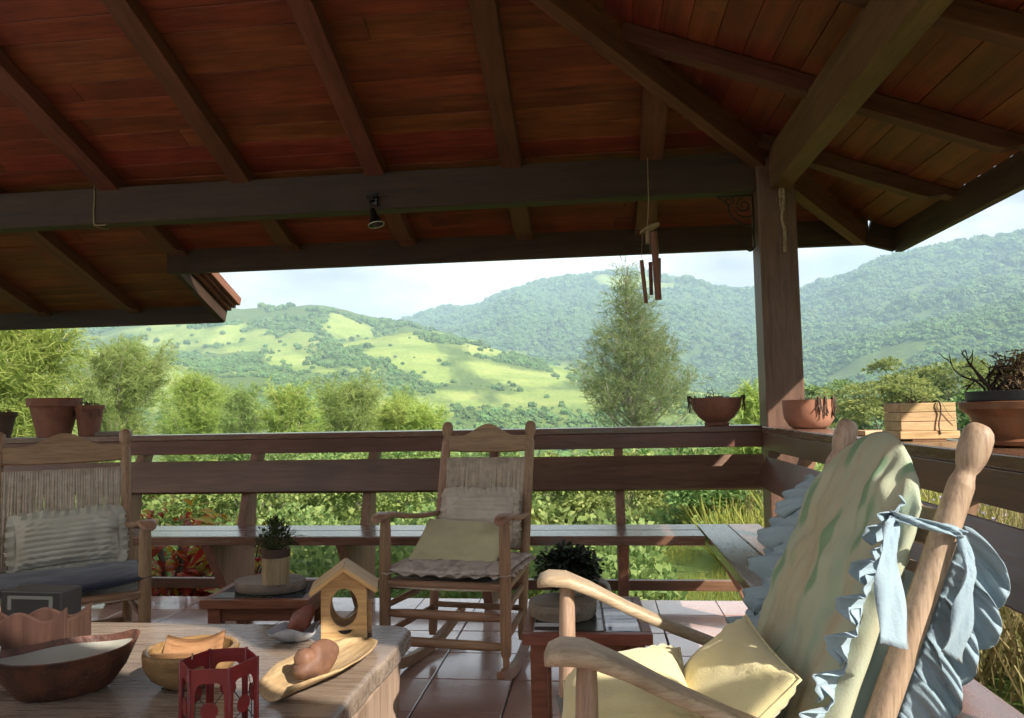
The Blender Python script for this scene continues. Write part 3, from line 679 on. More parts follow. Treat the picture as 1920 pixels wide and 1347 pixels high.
def ruffle(name, path, width, amp, per, mat, parent=None, M=None, outward=None, normal=Vector((0, 1, 0)), rows=5, closed=False, thick=.002, seed=1):
    """gathered frill along a path (list of points) standing outward from it"""
    pts = [Vector(p) for p in path]; n = len(pts); V = []; F = []; s = 0; rr = random.Random(seed)
    ph = [rr.uniform(-.7, .7) for _ in range(n)]
    c = sum(pts, Vector()) / n
    for i, p in enumerate(pts):
        a = pts[(i - 1) % n] if (closed or i > 0) else p; b = pts[(i + 1) % n] if (closed or i < n - 1) else p
        t = (b - a).normalized(); o = t.cross(normal).normalized()
        if outward is None:
            if o.dot(p - c) < 0: o = -o
        else: o = Vector(outward(p)).normalized()
        if i: s += (p - pts[i - 1]).length
        wv = width * (1 + .12 * math.sin(s * 31 + seed)) * (.80 + .26 * abs(math.sin(s / per * math.pi + .4)))
        for k in range(rows + 1):
            f = k / rows; phs = s / per * 2 * math.pi + ph[i] * .25 + f * .5 * math.sin(s * 40)
            q = p + o * (wv * f * (1 - .12 * math.cos(phs * 2) * f)) + normal * (amp * (f ** .8) * math.sin(phs)) + t * (amp * .30 * f * math.sin(2 * phs))
            V.append(q)
    m_ = rows + 1
    for i in range(n if closed else n - 1):
        j = (i + 1) % n
        for k in range(rows): F.append((i * m_ + k, j * m_ + k, j * m_ + k + 1, i * m_ + k + 1))
    me = bpy.data.meshes.new(name); me.from_pydata([tuple(v) for v in V], [], F)
    o = link(name, me, mat, parent, M, smooth=True)
    sd = o.modifiers.new("thick", 'SOLIDIFY'); sd.thickness = thick; sd.offset = 0
    return o
def scallops(name, path, lobe, width, amp, out, mat, parent, normal=Vector((0, 1, 0)), rows=9, droop=.0, seed=0, thick=.0014):
    """gathered frill of rounded, overlapping lobes along a fine path"""
    pts = [Vector(p) for p in path]; n = len(pts); out = Vector(out).normalized(); V = []; F = []; s = 0; rr = random.Random(seed)
    L_ = lobe; cur = 0; jit = [rr.uniform(.8, 1.2) for _ in range(200)]
    start = 0.0; k = 0
    for i, p in enumerate(pts):
        if i: s += (p - pts[i - 1]).length
        if s - start > L_ * jit[k]: start = s; k += 1
        a = (s - start) / (L_ * jit[k]); t = (pts[min(i + 1, n - 1)] - pts[max(i - 1, 0)]).normalized()
        bul = max(0.0, math.sin(math.pi * a)) ** .42; w_ = width * jit[(k * 7) % 200] * (.42 + .58 * bul)
        for r_ in range(rows + 1):
            f = r_ / rows
            q = p + out * (w_ * f) + t * ((a - .5) * L_ * .55 * f) + normal * (amp * (f ** 1.2) * (math.sin(a * math.pi * 2) * .7 + math.sin(a * math.pi * 4 + k) * .45) + .006 * f * math.sin(a * 25 + k)) + Vector((0, 0, -droop * f * f))
            V.append(q)
    m_ = rows + 1
    for i in range(n - 1):
        for r_ in range(rows): F.append((i * m_ + r_, (i + 1) * m_ + r_, (i + 1) * m_ + r_ + 1, i * m_ + r_ + 1))
    me = bpy.data.meshes.new(name); me.from_pydata([tuple(v) for v in V], [], F); o = link(name, me, mat, parent, smooth=True)
    sd = o.modifiers.new("thick", 'SOLIDIFY'); sd.thickness = thick; sd.offset = 0
    return o
def polyline(pts, step):
    out = []
    for a, b in zip(pts[:-1], pts[1:]):
        a, b = Vector(a), Vector(b); k = max(1, int((b - a).length / step))
        for i in range(k): out.append(a.lerp(b, i / k))
    out.append(Vector(pts[-1])); return out
# ================================================================ rocking chairs (local: front = -Y, floor z = 0)
def make_chair(label, loc, rz, wf, wb, wm, wmz, tilt=0.0, group="rocking chairs on the veranda", cords=True, kr=1.0, armw=1.0, postr=.0215, lean=.18, top=1.03, zc=(.905, .985, 1.045), ky=1.0, wmy=None, az=0.0, aslope=0.0):
    wmy = wmy or wm
    ch = empty("rocking_chair", loc, rz, label, "rocking chair", group)
    T = Matrix.Translation((0, .06, 1.15)) @ Matrix.Rotation(tilt, 4, 'X') @ Matrix.Translation((0, -.06, -1.15)) @ Matrix.Diagonal((1, ky, 1, 1))   # rocked about the rockers' centre
    ys, zs = .235, .38; yt = ys + lean
    def PB(z):                       # back-post line
        if z <= zs: return (ys - .05 + .05 * (z - .07) / (zs - .07))
        return ys + (yt - ys) * (z - zs) / (top - zs)
    ua = math.atan2(yt - ys, top - zs)
    for s in (-1, 1):
        # rocker
        ring = []; k = 18
        for i in range(k + 1):
            y = -.37 + .92 * i / k; x = s * (wf + (wb - wf) * (y + .25) / .48)
            z = (y - .06) ** 2 / 2.3; hh = .045 if 1 < i < k - 1 else .03
            tx = .016
            ring.append([(x - tx, y, z), (x + tx, y, z), (x + tx, y, z + hh), (x - tx, y, z + hh)])
        MB().rings(ring).build("rocker", wmy, ch, T, bevel=.004)
        # front leg: foot, turned shaft
        fl = [(.012, .0), (.014, .02), (.012, .035), (.020, .05), (.0225, .07), (.0235, .25), (.0245, .40), (.0225, .52), (.019, .575)]
        MB().lathe([(r_, z) for r_, z in fl], 14, M=Matrix.Translation((s * wf, -.25, .085)) @ Matrix.Diagonal((1, 1, 1 + az * 1.7, 1))).build("front_leg", wmz, ch, T, smooth=True, sharp=50)
        # back post with turned finial
        pts = []; rad = []
        for z in (.075, .10, .2, zs, .5, .65, .8, .90): pts.append((s * wb, PB(z), z)); rad.append(postr * (.7 if z < .09 else .95 if z < .3 else 1.05))
        zq = top - .078; pts.append((s * wb, PB(zq), zq)); rad.append(postr)
        bp = MB().tube(pts, rad, 14).build("back_post", wmz, ch, T, smooth=True, sharp=60)
        pts = []; rad = []
        for dz, r_ in ((-.079, .98), (-.075, 1.0), (-.062, .80), (-.054, .76), (-.046, .95), (-.030, 1.20 * kr), (-.012, 1.26 * kr), (.004, 1.20 * kr), (.014, 1.02 * kr), (.020, .70 * kr)):
            z = top + dz; pts.append((s * wb, PB(z), z)); rad.append(postr * r_)
        MB().tube(pts, rad, 16).build("finial", wmz, bp, smooth=True, sharp=60)
        # arm: paddle, broad and rolled at the front
        rings = []
        st = [(-.335, .648, .030, .010), (-.325, .657, .052, .022), (-.30, .664, .064, .026), (-.25, .668, .066, .026), (-.18, .662, .056, .025), (-.08, .645, .044, .024), (.05, .630, .036, .023), (.17, .622, .033, .022), (PB(.62) + .012, .620, .030, .020)]
        for y, z, w_, t_ in st:
            z += az * (.35 - y) / .65 - aslope * max(0, y + .27) / .55
            w_ *= armw; aex = .55 if armw == 1 else .34; x = s * (wf + .004 + (wb - wf) * max(0, (y + .25)) / .5); w2 = w_ * .5; t2 = t_ * .5 * (1.0 if armw == 1 else 1.0)
            rings.append([(x + w2 * math.copysign(abs(math.cos(a)) ** aex, math.cos(a)), y, z + t2 * math.copysign(abs(math.sin(a)) ** aex, math.sin(a))) for a in [2 * math.pi * q / 16 for q in range(16)]])
        MB().rings(rings).build("armrest", wmy, ch, T, smooth=True, sharp=70)
        # side stretchers
        for z in (.19, .30):
            MB().tube([(s * wf, -.25, z), (s * (wf + wb) / 2, -.03, z + .005), (s * wb, PB(z), z + .01)], [.011, .0145, .011], 10).build("stretcher", wmy, ch, T, smooth=True)
        MB().tube([(s * wf, -.25, .385), (s * wb, PB(.385), .385)], .016, 10).build("seat_rail", wmy, ch, T, smooth=True)
    for z in (.165, .275):
        MB().tube([(-wf, -.25, z), (-wf * .6, -.25, z), (wf * .6, -.25, z), (wf, -.25, z)], [.012, .0165, .0165, .012], 10, flat=1.15).build("stretcher", wm, ch, T, smooth=True)
    MB().tube([(-wb, PB(.2), .21), (wb, PB(.2), .21)], .013, 10).build("stretcher", wm, ch, T, smooth=True)
    MB().tube([(-wf, -.25, .392), (wf, -.25, .392)], .018, 10).build("seat_rail", wm, ch, T, smooth=True)
    # seat: slung weave, sagging
    V = []; F = []; n = 16
    for side in (0, 1):
        for j in range(n + 1):
            for i in range(n + 1):
                u = -1 + 2 * i / n; v = j / n; w_ = (wf + (wb - wf) * v) * .97
                V.append((u * w_, -.265 + v * .50, .405 - .028 * (1 - u * u) * math.sin(math.pi * min(1, v * .9 + .1)) - side * .022 + .0015 * math.sin(i * 3.1) * math.sin(j * 3.1)))
    k = (n + 1) ** 2
    for j in range(n):
        for i in range(n):
            a = j * (n + 1) + i; F.append((a, a + 1, a + n + 2, a + n + 1)); F.append((k + a, k + a + n + 1, k + a + n + 2, k + a + 1))
    for i in range(n):
        F.append((i, k + i, k + i + 1, i + 1)); a = n * (n + 1) + i; F.append((a, a + 1, k + a + 1, k + a))
        a = i * (n + 1); b = a + n + 1; F.append((a, b, k + b, k + a)); a += n; b += n; F.append((a, k + a, k + b, b))
    me = bpy.data.meshes.new("seat"); me.from_pydata(V, [], F); link("seat", me, C_CORD, ch, T, smooth=True, sharp=40)
    # crest rail: arched board between the posts
    Bk = T @ frame((0, PB(zc[0]), zc[0]), (1, 0, 0), (0, math.cos(ua), -math.sin(ua)))
    hh = (zc[1] - zc[0]); h2 = zc[2] - zc[0]; poly = [(-wb, 0.006), (-wb * .5, 0), (wb * .5, 0), (wb, .006), (wb, hh)]
    for i in range(15):
        u = 1 - 2 * i / 14; poly.append((u * wb * .66, hh + (h2 - hh) * (math.cos(u * math.pi) * .5 + .5)))
    poly.append((-wb, hh))
    MB().prism(poly, -.012, .012, 'XZ').build("crest_rail", wm, ch, Bk, bevel=.004)
    zl = .47; MB().tube([(-wb, PB(zl), zl), (wb, PB(zl), zl)], .013, 10).build("back_rail", wm, ch, T, smooth=True)
    z2 = zc[0] - .035; MB().tube([(-wb, PB(z2), z2), (wb, PB(z2), z2)], .010, 10).build("back_rail", wm, ch, T, smooth=True)
    if cords:
        mb = MB(); nc = int(wb * 2 / .0105); rr = random.Random(int(loc[0] * 100))
        for i in range(nc):
            x = -wb + .018 + (2 * wb - .036) * i / (nc - 1); dx = rr.uniform(-.004, .004); dy = rr.uniform(-.003, .003)
            mb.tube([(x, PB(z2) - .011, z2 + .008), (x + dx * .5, PB(.80) - .009 + dy, .80), (x + dx, PB(.66) - .006 + dy, .66), (x + dx * .4, PB(zl) - .013, zl - .005)], [.0052, .0066 * rr.uniform(.8, 1.15), .0064, .0052], 6)
        mb.build("woven_back", C_CORD, ch, T, smooth=True)
    return ch, T, PB, ua
# centre chair
c1, T1, PB1, ua1 = make_chair("brown wooden rocking chair facing us in the middle, sage yellow pillow on it", (-.595, 3.29, 0), R(-8), .255, .213, W_CHAIR, W_CHAIRZ, tilt=R(-1.5), wmy=W_CHAIRY)
# left chair
c2, T2, PB2, ua2 = make_chair("dark brown rocking chair at the left with navy seat pad and striped cushion", (-2.19, 2.90, 0), R(38), .275, .25, W_CHAIR, W_CHAIRZ, tilt=R(-1.5), wmy=W_CHAIRY)
# right chair, near the viewer, turned side-on
c3, T3, PB3, ua3 = make_chair("pale wooden rocking chair in the right foreground draped with blue ruffles", (.156, 1.535, 0), R(-84.2), .26, .25, W_PALE, W_PALEZ, tilt=R(-1.2), az=.038, aslope=.095, cords=False, kr=.98, armw=1.42, postr=.0235, lean=.318, top=1.045, zc=(.86, .93, .99), ky=.81, wmy=W_PALEY)
def _on(ch, T, M): return Matrix.LocRotScale(ch.location, ch.rotation_euler, None) @ T @ M
def on_chair(ch, T, M): return _on(ch, T, M)
def backframe(PB, ua, z, x=0.0, dy=0.0):
    return Matrix.Translation((x, PB(z), z)) @ Matrix.Rotation(-ua, 4, 'X') @ Matrix.Translation((0, dy, 0))
def rect_path(w, h, step=.0045, top_arch=0.0):
    p = [(-w / 2, 0, -h / 2), (w / 2, 0, -h / 2), (w / 2, 0, h / 2), (-w / 2, 0, h / 2), (-w / 2, 0, -h / 2)]
    return polyline(p, step)[:-1]
# ---- cushions of the centre chair
M = on_chair(c1, T1, backframe(PB1, ua1, .590, 0, -.060))
q = empty("ruffled_cushion", M.to_translation(), 0, "beige pleated cushion with ruffled edge behind the sage yellow pillow", "cushion"); q.matrix_local = M
pillow("pad", .34, .23, .085, C_LINEN, q, n=84, rib=9, ribd=.007, seed=3, wrinkle=.011); ruffle("ruffle", rect_path(.325, .215), .036, .012, .034, C_LINEN, q, closed=True, seed=2)
M = on_chair(c1, T1, Matrix.Translation((-.02, -.005, .510)) @ Matrix.Rotation(R(-58), 4, 'X') @ Matrix.Rotation(R(3), 4, 'Y'))
q = pillow("throw_pillow", .40, .34, .085, C_YELLOWG, None, M, seed=9, wrinkle=.014); piping(q, .40, .34, C_YELLOWG); tag(q, "plain sage yellow pillow on the middle rocking chair", "pillow")
M = on_chair(c1, T1, Matrix.Translation((0, -.02, .437)) @ Matrix.Rotation(R(-90), 4, 'X'))
q = empty("seat_cushion", M.to_translation(), 0, "pale crinkled seat cushion under the sage yellow pillow", "cushion"); q.matrix_local = M
C_CRACK = plain("crinkled_linen", (.58, .50, .43), (.40, .33, .28), scale=22, rough=.9, bump=.9, bscale=34, var=.02, spec=.15, detail=3, contrast=(.40, .52), dist=.01)
pillow("pad", .53, .50, .075, C_CRACK, q, seed=5, wrinkle=.014, sag=-.012); ruffle("ruffle", rect_path(.50, .475), .030, .006, .075, C_CRACK, q, closed=True, seed=4)
# ---- cushions of the left chair
M = on_chair(c2, T2, backframe(PB2, ua2, .560, 0.02, -.065) @ Matrix.Rotation(R(-2), 4, 'Y'))
q = empty("ruffled_cushion", M.to_translation(), 0, "grey striped cushion with ruffled edge on the left rocking chair", "cushion"); q.matrix_local = M
pillow("pad", .40, .215, .09, C_STRIPE, q, n=84, rib=9, ribd=.008, seed=13, wrinkle=.012); ruffle("ruffle", rect_path(.385, .20), .038, .012, .04, C_STRIPE, q, closed=True, seed=6)
M = on_chair(c2, T2, Matrix.Translation((0.01, -.02, .440)) @ Matrix.Rotation(R(-90), 4, 'X'))
q = pillow("seat_cushion", .58, .52, .075, C_NAVY, None, M, seed=15, wrinkle=.008, sag=-.02); tag(q, "flat navy blue seat pad on the left rocking chair", "cushion")
# ---- right chair: cover, ruffles, ties, pillows
T3b = T3 @ Matrix.Diagonal((1, 1 / .81, 1, 1)); PB3b = lambda z: PB3(z) * .81; ua3b = math.atan(math.tan(ua3) * .81)
M = on_chair(c3, T3b, backframe(PB3b, ua3b, .665, .02, -.045))
q = empty("chair_back_cover", M.to_translation(), 0, "leaf-printed chair back cover with pale blue ruffles on the near rocking chair", "chair cover"); q.matrix_local = M
pillow("front_panel", .45, .66, .075, C_PRINT, q, n=80, fold=.0045, arch=.13, wrinkle=.014, seed=21, puff=3.6)
def arch_path(w, h, a, y=0.0):
    out = [(-w / 2, y, -h / 2 + i * .012) for i in range(int(h * .92 / .012))]
    z0 = out[-1][2]
    for i in range(1, 40):
        u = -1 + 2 * i / 40; out.append((u * w / 2, y, z0 + (h / 2 + a * .5 - z0) * (1 - abs(u) ** 2.6)))
    out += [(w / 2, y, z0 - i * .012) for i in range(int(h * .92 / .012))]
    return out
def side_path(x, z0, z1, y0, y1, bow=0.0, step=.0035):
    n = int(abs(z1 - z0) / step); return [(x * (1 + bow * math.sin(math.pi * i / n)), y0 + (y1 - y0) * i / n, z0 + (z1 - z0) * i / n) for i in range(n + 1)]
scallops("ruffle", side_path(-.20, .275, -.345, -.012, -.012, step=.0022), .075, .095, .020, (-1, -.30, -.15), C_BLUE, q, droop=.018, seed=3)
scallops("ruffle", side_path(.190, .270, -.345, -.015, -.015, step=.0022), .060, .060, .026, (.75, -.85, -.05), C_BLUE, q, droop=.012, seed=5)
scallops("ruffle", side_path(.205, .265, -.37, .085, .085, step=.0022), .068, .098, .022, (.62, .78, -.22), C_BLUE, q, normal=Vector((.75, -.6, .1)), droop=.03, seed=7)
scallops("ruffle", side_path(-.205, .265, -.37, .085, .085, step=.0022), .085, .08, .020, (-1, .2, -.1), C_BLUE, q, droop=.02, seed=9)
pillow("rear_panel", .41, .52, .035, C_BLUE, q, Matrix.Translation((0, .085, -.07)), n=26, wrinkle=.008, seed=25, puff=4)
def ribbon(name, pts, w0, w1, side, mat, parent, seed=0):
    V = []; F = []; n = len(pts); c = 5; side = Vector(side).normalized()
    for i, p in enumerate(pts):
        w_ = w0 + (w1 - w0) * i / (n - 1)
        t = (Vector(pts[min(i + 1, n - 1)]) - Vector(pts[max(i - 1, 0)])).normalized(); nn = t.cross(side).normalized()
        for k in range(c + 1):
            f = k / c - .5; V.append(Vector(p) + side * (f * w_) + nn * (.006 * math.sin(f * 9 + i * .5 + seed)))
    for i in range(n - 1):
        for k in range(c): a = i * (c + 1) + k; F.append((a, a + 1, a + c + 2, a + c + 1))
    me = bpy.data.meshes.new(name); me.from_pydata([tuple(v) for v in V], [], F); o = link(name, me, mat, parent, smooth=True)
    sd = o.modifiers.new("thick", 'SOLIDIFY'); sd.thickness = .0016; return o
def curve_pts(ctrl, n=16):
    c = [Vector(p) for p in ctrl]; c = [c[0] * 2 - c[1]] + c + [c[-1] * 2 - c[-2]]; out = []
    for i in range(1, len(c) - 2):
        for k in range(n):
            t = k / n; a, b, d, e = c[i - 1], c[i], c[i + 1], c[i + 2]
            out.append(.5 * ((2 * b) + (d - a) * t + (2 * a - 5 * b + 4 * d - e) * t * t + (3 * b - a - 3 * d + e) * t ** 3))
    out.append(c[-2]); return out
# near side of the cover = local -x (towards the viewer): ties round the near post, ends hanging
xs_ = -.25
ribbon("tie_end", curve_pts([(.238, -.045, .235), (.262, -.052, .20), (.284, -.040, .13), (.290, -.005, .045)], 8), .016, .062, (-.25, 1, .10), C_BLUE, q, 1)
ribbon("tie_end", curve_pts([(.262, .055, .245), (.278, .075, .19), (.280, .085, .12), (.272, .095, .06)], 8), .016, .050, (-.3, 1, -.15), C_BLUE, q, 2)
ribbon("tie", curve_pts([(.195, -.030, .240), (.235, -.043, .236), (.262, -.02, .240), (.270, .03, .247), (.262, .055, .247)], 8), .014, .016, (.0, .12, 1), C_BLUE, q)
# yellow pillows
M = on_chair(c3, T3b, Matrix.Translation((.03, -.110, .535)) @ Matrix.Rotation(R(-72), 4, 'X') @ Matrix.Rotation(R(6), 4, 'Y'))
q = pillow("throw_pillow", .38, .26, .135, C_YELLOW, None, M, seed=41, wrinkle=.012); piping(q, .38, .26, C_YELLOW); tag(q, "butter yellow pillow lying between the armrests of the near chair", "pillow")
M = on_chair(c3, T3b, Matrix.Translation((.06, .060, .555)) @ Matrix.Rotation(R(-44), 4, 'X') @ Matrix.Rotation(R(3), 4, 'Y'))
q = pillow("throw_pillow", .34, .28, .11, C_YELLOW, None, M, seed=47, wrinkle=.012); piping(q, .34, .28, C_YELLOW); tag(q, "butter yellow pillow leaning on the leaf-printed cover", "pillow")
M = on_chair(c3, T3b, Matrix.Translation((0, -.02, .435)) @ Matrix.Rotation(R(-90), 4, 'X'))
q = empty("seat_cushion", M.to_translation(), 0, "grey seat cover hanging over the front of the near chair", "cushion"); q.matrix_local = M
pillow("pad", .54, .42, .06, C_GREYC, q, seed=49)
ruffle("skirt", [(-.255 + .006 * i, 0.0, .205) for i in range(86)], .11, .012, .075, C_GREYC, q, outward=lambda p: (0, 1, .12), normal=Vector((0, -.1, 1)), seed=12)
ruffle("skirt", [(.265, 0.0, .205 - .006 * i) for i in range(62)], .10, .012, .075, C_GREYC, q, outward=lambda p: (.12, 1, 0), normal=Vector((1, -.1, 0)), seed=13)
# ================================================================ coffee table
TZ0 = .43
def live_edge(t, amp, seed): return amp * (mnoise.noise(Vector((t * 3.1 + seed, 1.3, 0))) + .5 * mnoise.noise(Vector((t * 9 + seed, 4.3, 0))))
tb = empty("coffee_table", (-1.5, 1.75, 0), label="long rustic wooden coffee table with thick plank top in the foreground", cat="table")
TO = Vector((-1.5, 1.75, 0))
poly = []
for i in range(20): t = i / 20; poly.append((-2.45 + 1.82 * t, 1.02 + live_edge(t, .012, 2)))
poly += [(-.612, 1.04), (-.590, 1.08)]
for i in range(26): t = i / 26; poly.append((-.583 + live_edge(t * 2, .010, 7) - .010 * math.sin(t * math.pi), 1.10 + 1.18 * t))
poly += [(-.590, 2.315), (-.610, 2.345), (-.64, 2.360)]
for i in range(20): t = i / 20; poly.append((-.66 - 1.79 * t, 2.365 + live_edge(t, .008, 4)))
poly = [(a - TO.x, b - TO.y) for a, b in poly]
ttop = MB().prism(poly, .372, TZ0, 'XY').build("table_top", W_TABLE, tb, bevel=.012, seg=3)
W_TABLEL = wood("table_leg_wood", (.22, .155, .11), (.42, .31, .23), 'Z', .7, rough=.6, var=.05, bump=.6)
for x in (-.655, -2.34):
    lp = []
    for i in range(13): z = .372 * i / 12; lp.append((1.16 + .03 * math.sin(z * 9) + live_edge(z * 3, .01, x), z))
    for i in range(13): z = .372 * (12 - i) / 12; lp.append((2.27 - .045 * math.sin(z * 8.2) + live_edge(z * 3, .012, 3 + x), z))
    MB().prism([(a - TO.y, z * .998) for a, z in lp], -.05, .052, 'YZ').build("leg", W_TABLEL, tb, Matrix.Translation((x - TO.x, 0, 0)), bevel=.010, seg=2)
bar("stretcher", (-2.29, 1.72, .17), (-.71, 1.72, .17), .12, .05, W_TABLE, tb, off=TO)
DARK = plain("dark_hollow", (.015, .011, .009), rough=.9, bump=0)
MB().lathe([(.001, .0), (.013, .0006), (.014, -.002)], 14, cap=False).build("knot", DARK, ttop, Matrix.Translation(Vector((-.72, 2.265, TZ0 + .0012)) - TO) @ Matrix.Diagonal((1.2, .62, 1, 1)))
# ---------------------------------------------------------------- oval basket with pale liner
M_LACQ = plain("lacquered_weave", (.155, .052, .026), (.06, .024, .016), scale=22, rough=.52, bump=.9, bscale=70, var=.02, spec=.6, contrast=(.38, .62), dist=.006)
bk = empty("oval_basket", (-1.315, 1.755, TZ0), R(38), "oval red-brown lacquered basket with pale lining on the table", "basket")
def oval(a, b, z, n=48, ex=2.0, pk=0.0):
    out = []
    for i in range(n):
        t = 2 * math.pi * i / n; c, s = math.cos(t), math.sin(t)
        out.append((a * math.copysign(abs(c) ** (2 / ex), c), b * math.copysign(abs(s) ** (2 / ex), s), z + pk * (abs(c) ** 6) + .0012 * math.sin(t * 5)))
    return out
MB().rings([oval(.085, .050, .0), oval(.105, .066, .012), oval(.135, .090, .05, pk=.004), oval(.157, .106, .09, pk=.014), oval(.164, .112, .102, pk=.020), oval(.158, .106, .104, pk=.020), oval(.150, .100, .088, pk=.012)], cap=False).add([(0, 0, 0)], []).build("basket_wall", M_LACQ, bk, smooth=True, sharp=70)
MB().rings([oval(.105, .066, .013), oval(.001, .001, .010)], cap=False).build("basket_base", M_LACQ, bk, smooth=True)
LINER = plain("pale_liner", (.36, .355, .31), (.30, .295, .255), scale=4, rough=.6, bump=.1)
MB().rings([oval(.151, .101, .089, pk=.012), oval(.140, .092, .082, pk=.006), oval(.08, .05, .073), oval(.001, .001, .070)], cap=False).build("lining", LINER, bk, smooth=True)
# ---------------------------------------------------------------- wooden bowl with divider
bo = empty("wooden_bowl", (-1.035, 1.835, TZ0), R(20), "round golden-brown wooden bowl with inner divider on the table", "bowl")
MB().lathe([(.001, 0), (.052, .0), (.060, .004), (.088, .026), (.104, .055), (.106, .082), (.104, .089), (.098, .091), (.092, .088), (.092, .07), (.084, .045), (.06, .022), (.001, .016)], 40, M=Matrix.Diagonal((1.08, .98, 1, 1)), cap=False, wob=.012).build("bowl_body", W_BOWL, bo, smooth=True, sharp=50)
dv = []
for i in range(21):
    u = -1 + i / 10; dv.append((u * .093, .030 + .052 * u * u))
dv += [(.093, .084), (-.093, .084)]
MB().prism(dv, -.004, .004, 'XZ').build("divider", W_BOWL, bo, Matrix.Rotation(R(-12), 4, 'Z') @ Matrix.Translation((0, -.018, -.004)), bevel=.0015)
MB().rings([[(x, -.06 + .10 * v, .034 + .052 * v + .018 * (x / .07) ** 2) for x in [-.07 + .0175 * i for i in range(9)]] for v in [j / 6 for j in range(7)]], closed=False, cap=False).build("wooden_scoop", W_BOWL, bo, Matrix.Translation((.0, .04, .0)), smooth=True).modifiers.new("t", 'SOLIDIFY').thickness = .006
# ---------------------------------------------------------------- red lantern
RED = plain("red_painted_tin", (.23, .015, .018), (.15, .010, .012), scale=8, rough=.38, bump=.1, var=.02, spec=.5)
ln = empty("red_lantern", (-.735, 1.405, TZ0), R(12), "small red hexagonal tin lantern with round cut-out ornaments on the table", "lantern")
LR, LH = .071, .205
for k in range(6):
    a0, a1 = math.pi / 3 * k, math.pi / 3 * (k + 1); p0 = Vector((LR * math.cos(a0), LR * math.sin(a0), 0)); p1 = Vector((LR * math.cos(a1), LR * math.sin(a1), 0))
    sd = frame(p0, p1 - p0, (0, 0, 1)); w_ = (p1 - p0).length
    o_ = [(0.0, 0.0), (w_, 0.0), (w_, LH), (0.0, LH)]; hole = []
    n = 28
    def outer(t):
        c, s = math.cos(t), math.sin(t); hx, hz_ = w_ / 2, LH / 2; m_ = min(hx / max(1e-6, abs(c)), hz_ / max(1e-6, abs(s))); return (hx + c * m_, hz_ + s * m_)
    def inner(t):
        c, s = math.cos(t), math.sin(t); e = .38
        return (w_ / 2 + (w_ / 2 - .0085) * math.copysign(abs(c) ** e, c), LH / 2 - .004 + (LH / 2 - .022) * math.copysign(abs(s) ** e, s))
    mb = MB(); V = []; F = []
    for i in range(n): t = 2 * math.pi * (i + .5) / n; V += [(*outer(t), -.0008), (*inner(t), -.0008), (*outer(t), .0008), (*inner(t), .0008)]
    for i in range(n):
        a, b = i * 4, ((i + 1) % n) * 4
        F += [(a, a + 1, b + 1, b), (a + 2, b + 2, b + 3, a + 3), (a + 1, a + 3, b + 3, b + 1), (a, b, b + 2, a + 2)]
    mb.add(V, F); pnl = mb.build("panel", RED, ln, sd)
    for (u, v, r_) in ((w_ * .5, LH * .63, .016), (w_ * .52, LH * .26, .013)):
        MB().lathe([(.0005, -.001), (r_, -.001), (r_, .001), (.0005, .001)], 20, cap=False).build("disc", RED, pnl, Matrix.Translation((u, v, 0)))
    wr = MB()
    for q0, q1 in (((.008, LH * .80), (w_ * .5, LH * .63)), ((w_ - .008, LH * .46), (w_ * .5, LH * .63)), ((.008, LH * .40), (w_ * .52, LH * .26)), ((w_ - .008, LH * .80), (w_ * .5, LH * .63)), ((w_ * .5, LH * .63), (w_ * .52, LH * .26)), ((w_ - .008, LH * .12), (w_ * .52, LH * .26))):
        wr.tube([(q0[0], q0[1], 0), (q1[0], q1[1], 0)], .0009, 5)
    wr.build("wire", IRON, pnl)
    MB().tube([p0, p0 + Vector((0, 0, LH))], .0035, 8).build("corner_bar", RED, ln, smooth=True)
MB().lathe([(.001, .002), (LR * .93, .002), (LR * .93, .005), (.001, .005)], 6, cap=False).build("base_plate", RED, ln)
MB().lathe([(.001, .006), (.028, .006), (.026, .05), (.02, .058), (.001, .06)], 20, cap=False).build("candle_cup", IRON, ln, smooth=True, sharp=40)
MB().tube([(-.05, .0, LH), (-.05, .0, LH + .012)], .0015, 6).build("wire_stub", ROPE, ln)
# ---------------------------------------------------------------- birdhouse
bh = empty("birdhouse", (-.772, 2.235, TZ0), R(16), "small pine birdhouse with oval opening standing on the coffee table", "birdhouse")
HW, EV, AP, DP = .066, .158, .205, .055
def front_panel(mb, y0, y1):
    outl = [(-HW, 0), (HW, 0), (HW, EV), (0, AP), (-HW, EV)]
    cx, cz, ax, az = 0.0, .098, .040, .056; n = 40; V = []; F = []
    for i in range(n):
        t = 2 * math.pi * i / n; c, s = math.cos(t), math.sin(t); best = 9
        for (xa, za), (xb, zb_) in zip(outl, outl[1:] + outl[:1]):
            dx, dz = xb - xa, zb_ - za; den = c * dz - s * dx
            if abs(den) < 1e-9: continue
            tt = ((xa - cx) * dz - (za - cz) * dx) / den; uu = ((xa - cx) * s - (za - cz) * c) / den
            if tt > 0 and -1e-6 <= uu <= 1 + 1e-6: best = min(best, tt)
        V += [(cx + c * best, y0, cz + s * best), (cx + c * ax, y0, cz + s * az), (cx + c * best, y1, cz + s * best), (cx + c * ax, y1, cz + s * az)]
    for i in range(n):
        a, b = 4 * i, 4 * ((i + 1) % n); F += [(a, b, b + 1, a + 1), (a + 2, a + 3, b + 3, b + 2), (a + 1, b + 1, b + 3, a + 3), (a, a + 2, b + 2, b)]
    return mb.add(V, F)
fbd = front_panel(MB(), -DP, -DP + .010).build("front_board", W_PINE, bh, bevel=.001)
front_panel(MB(), DP - .010, DP).build("back_board", W_PINE, bh, bevel=.001)
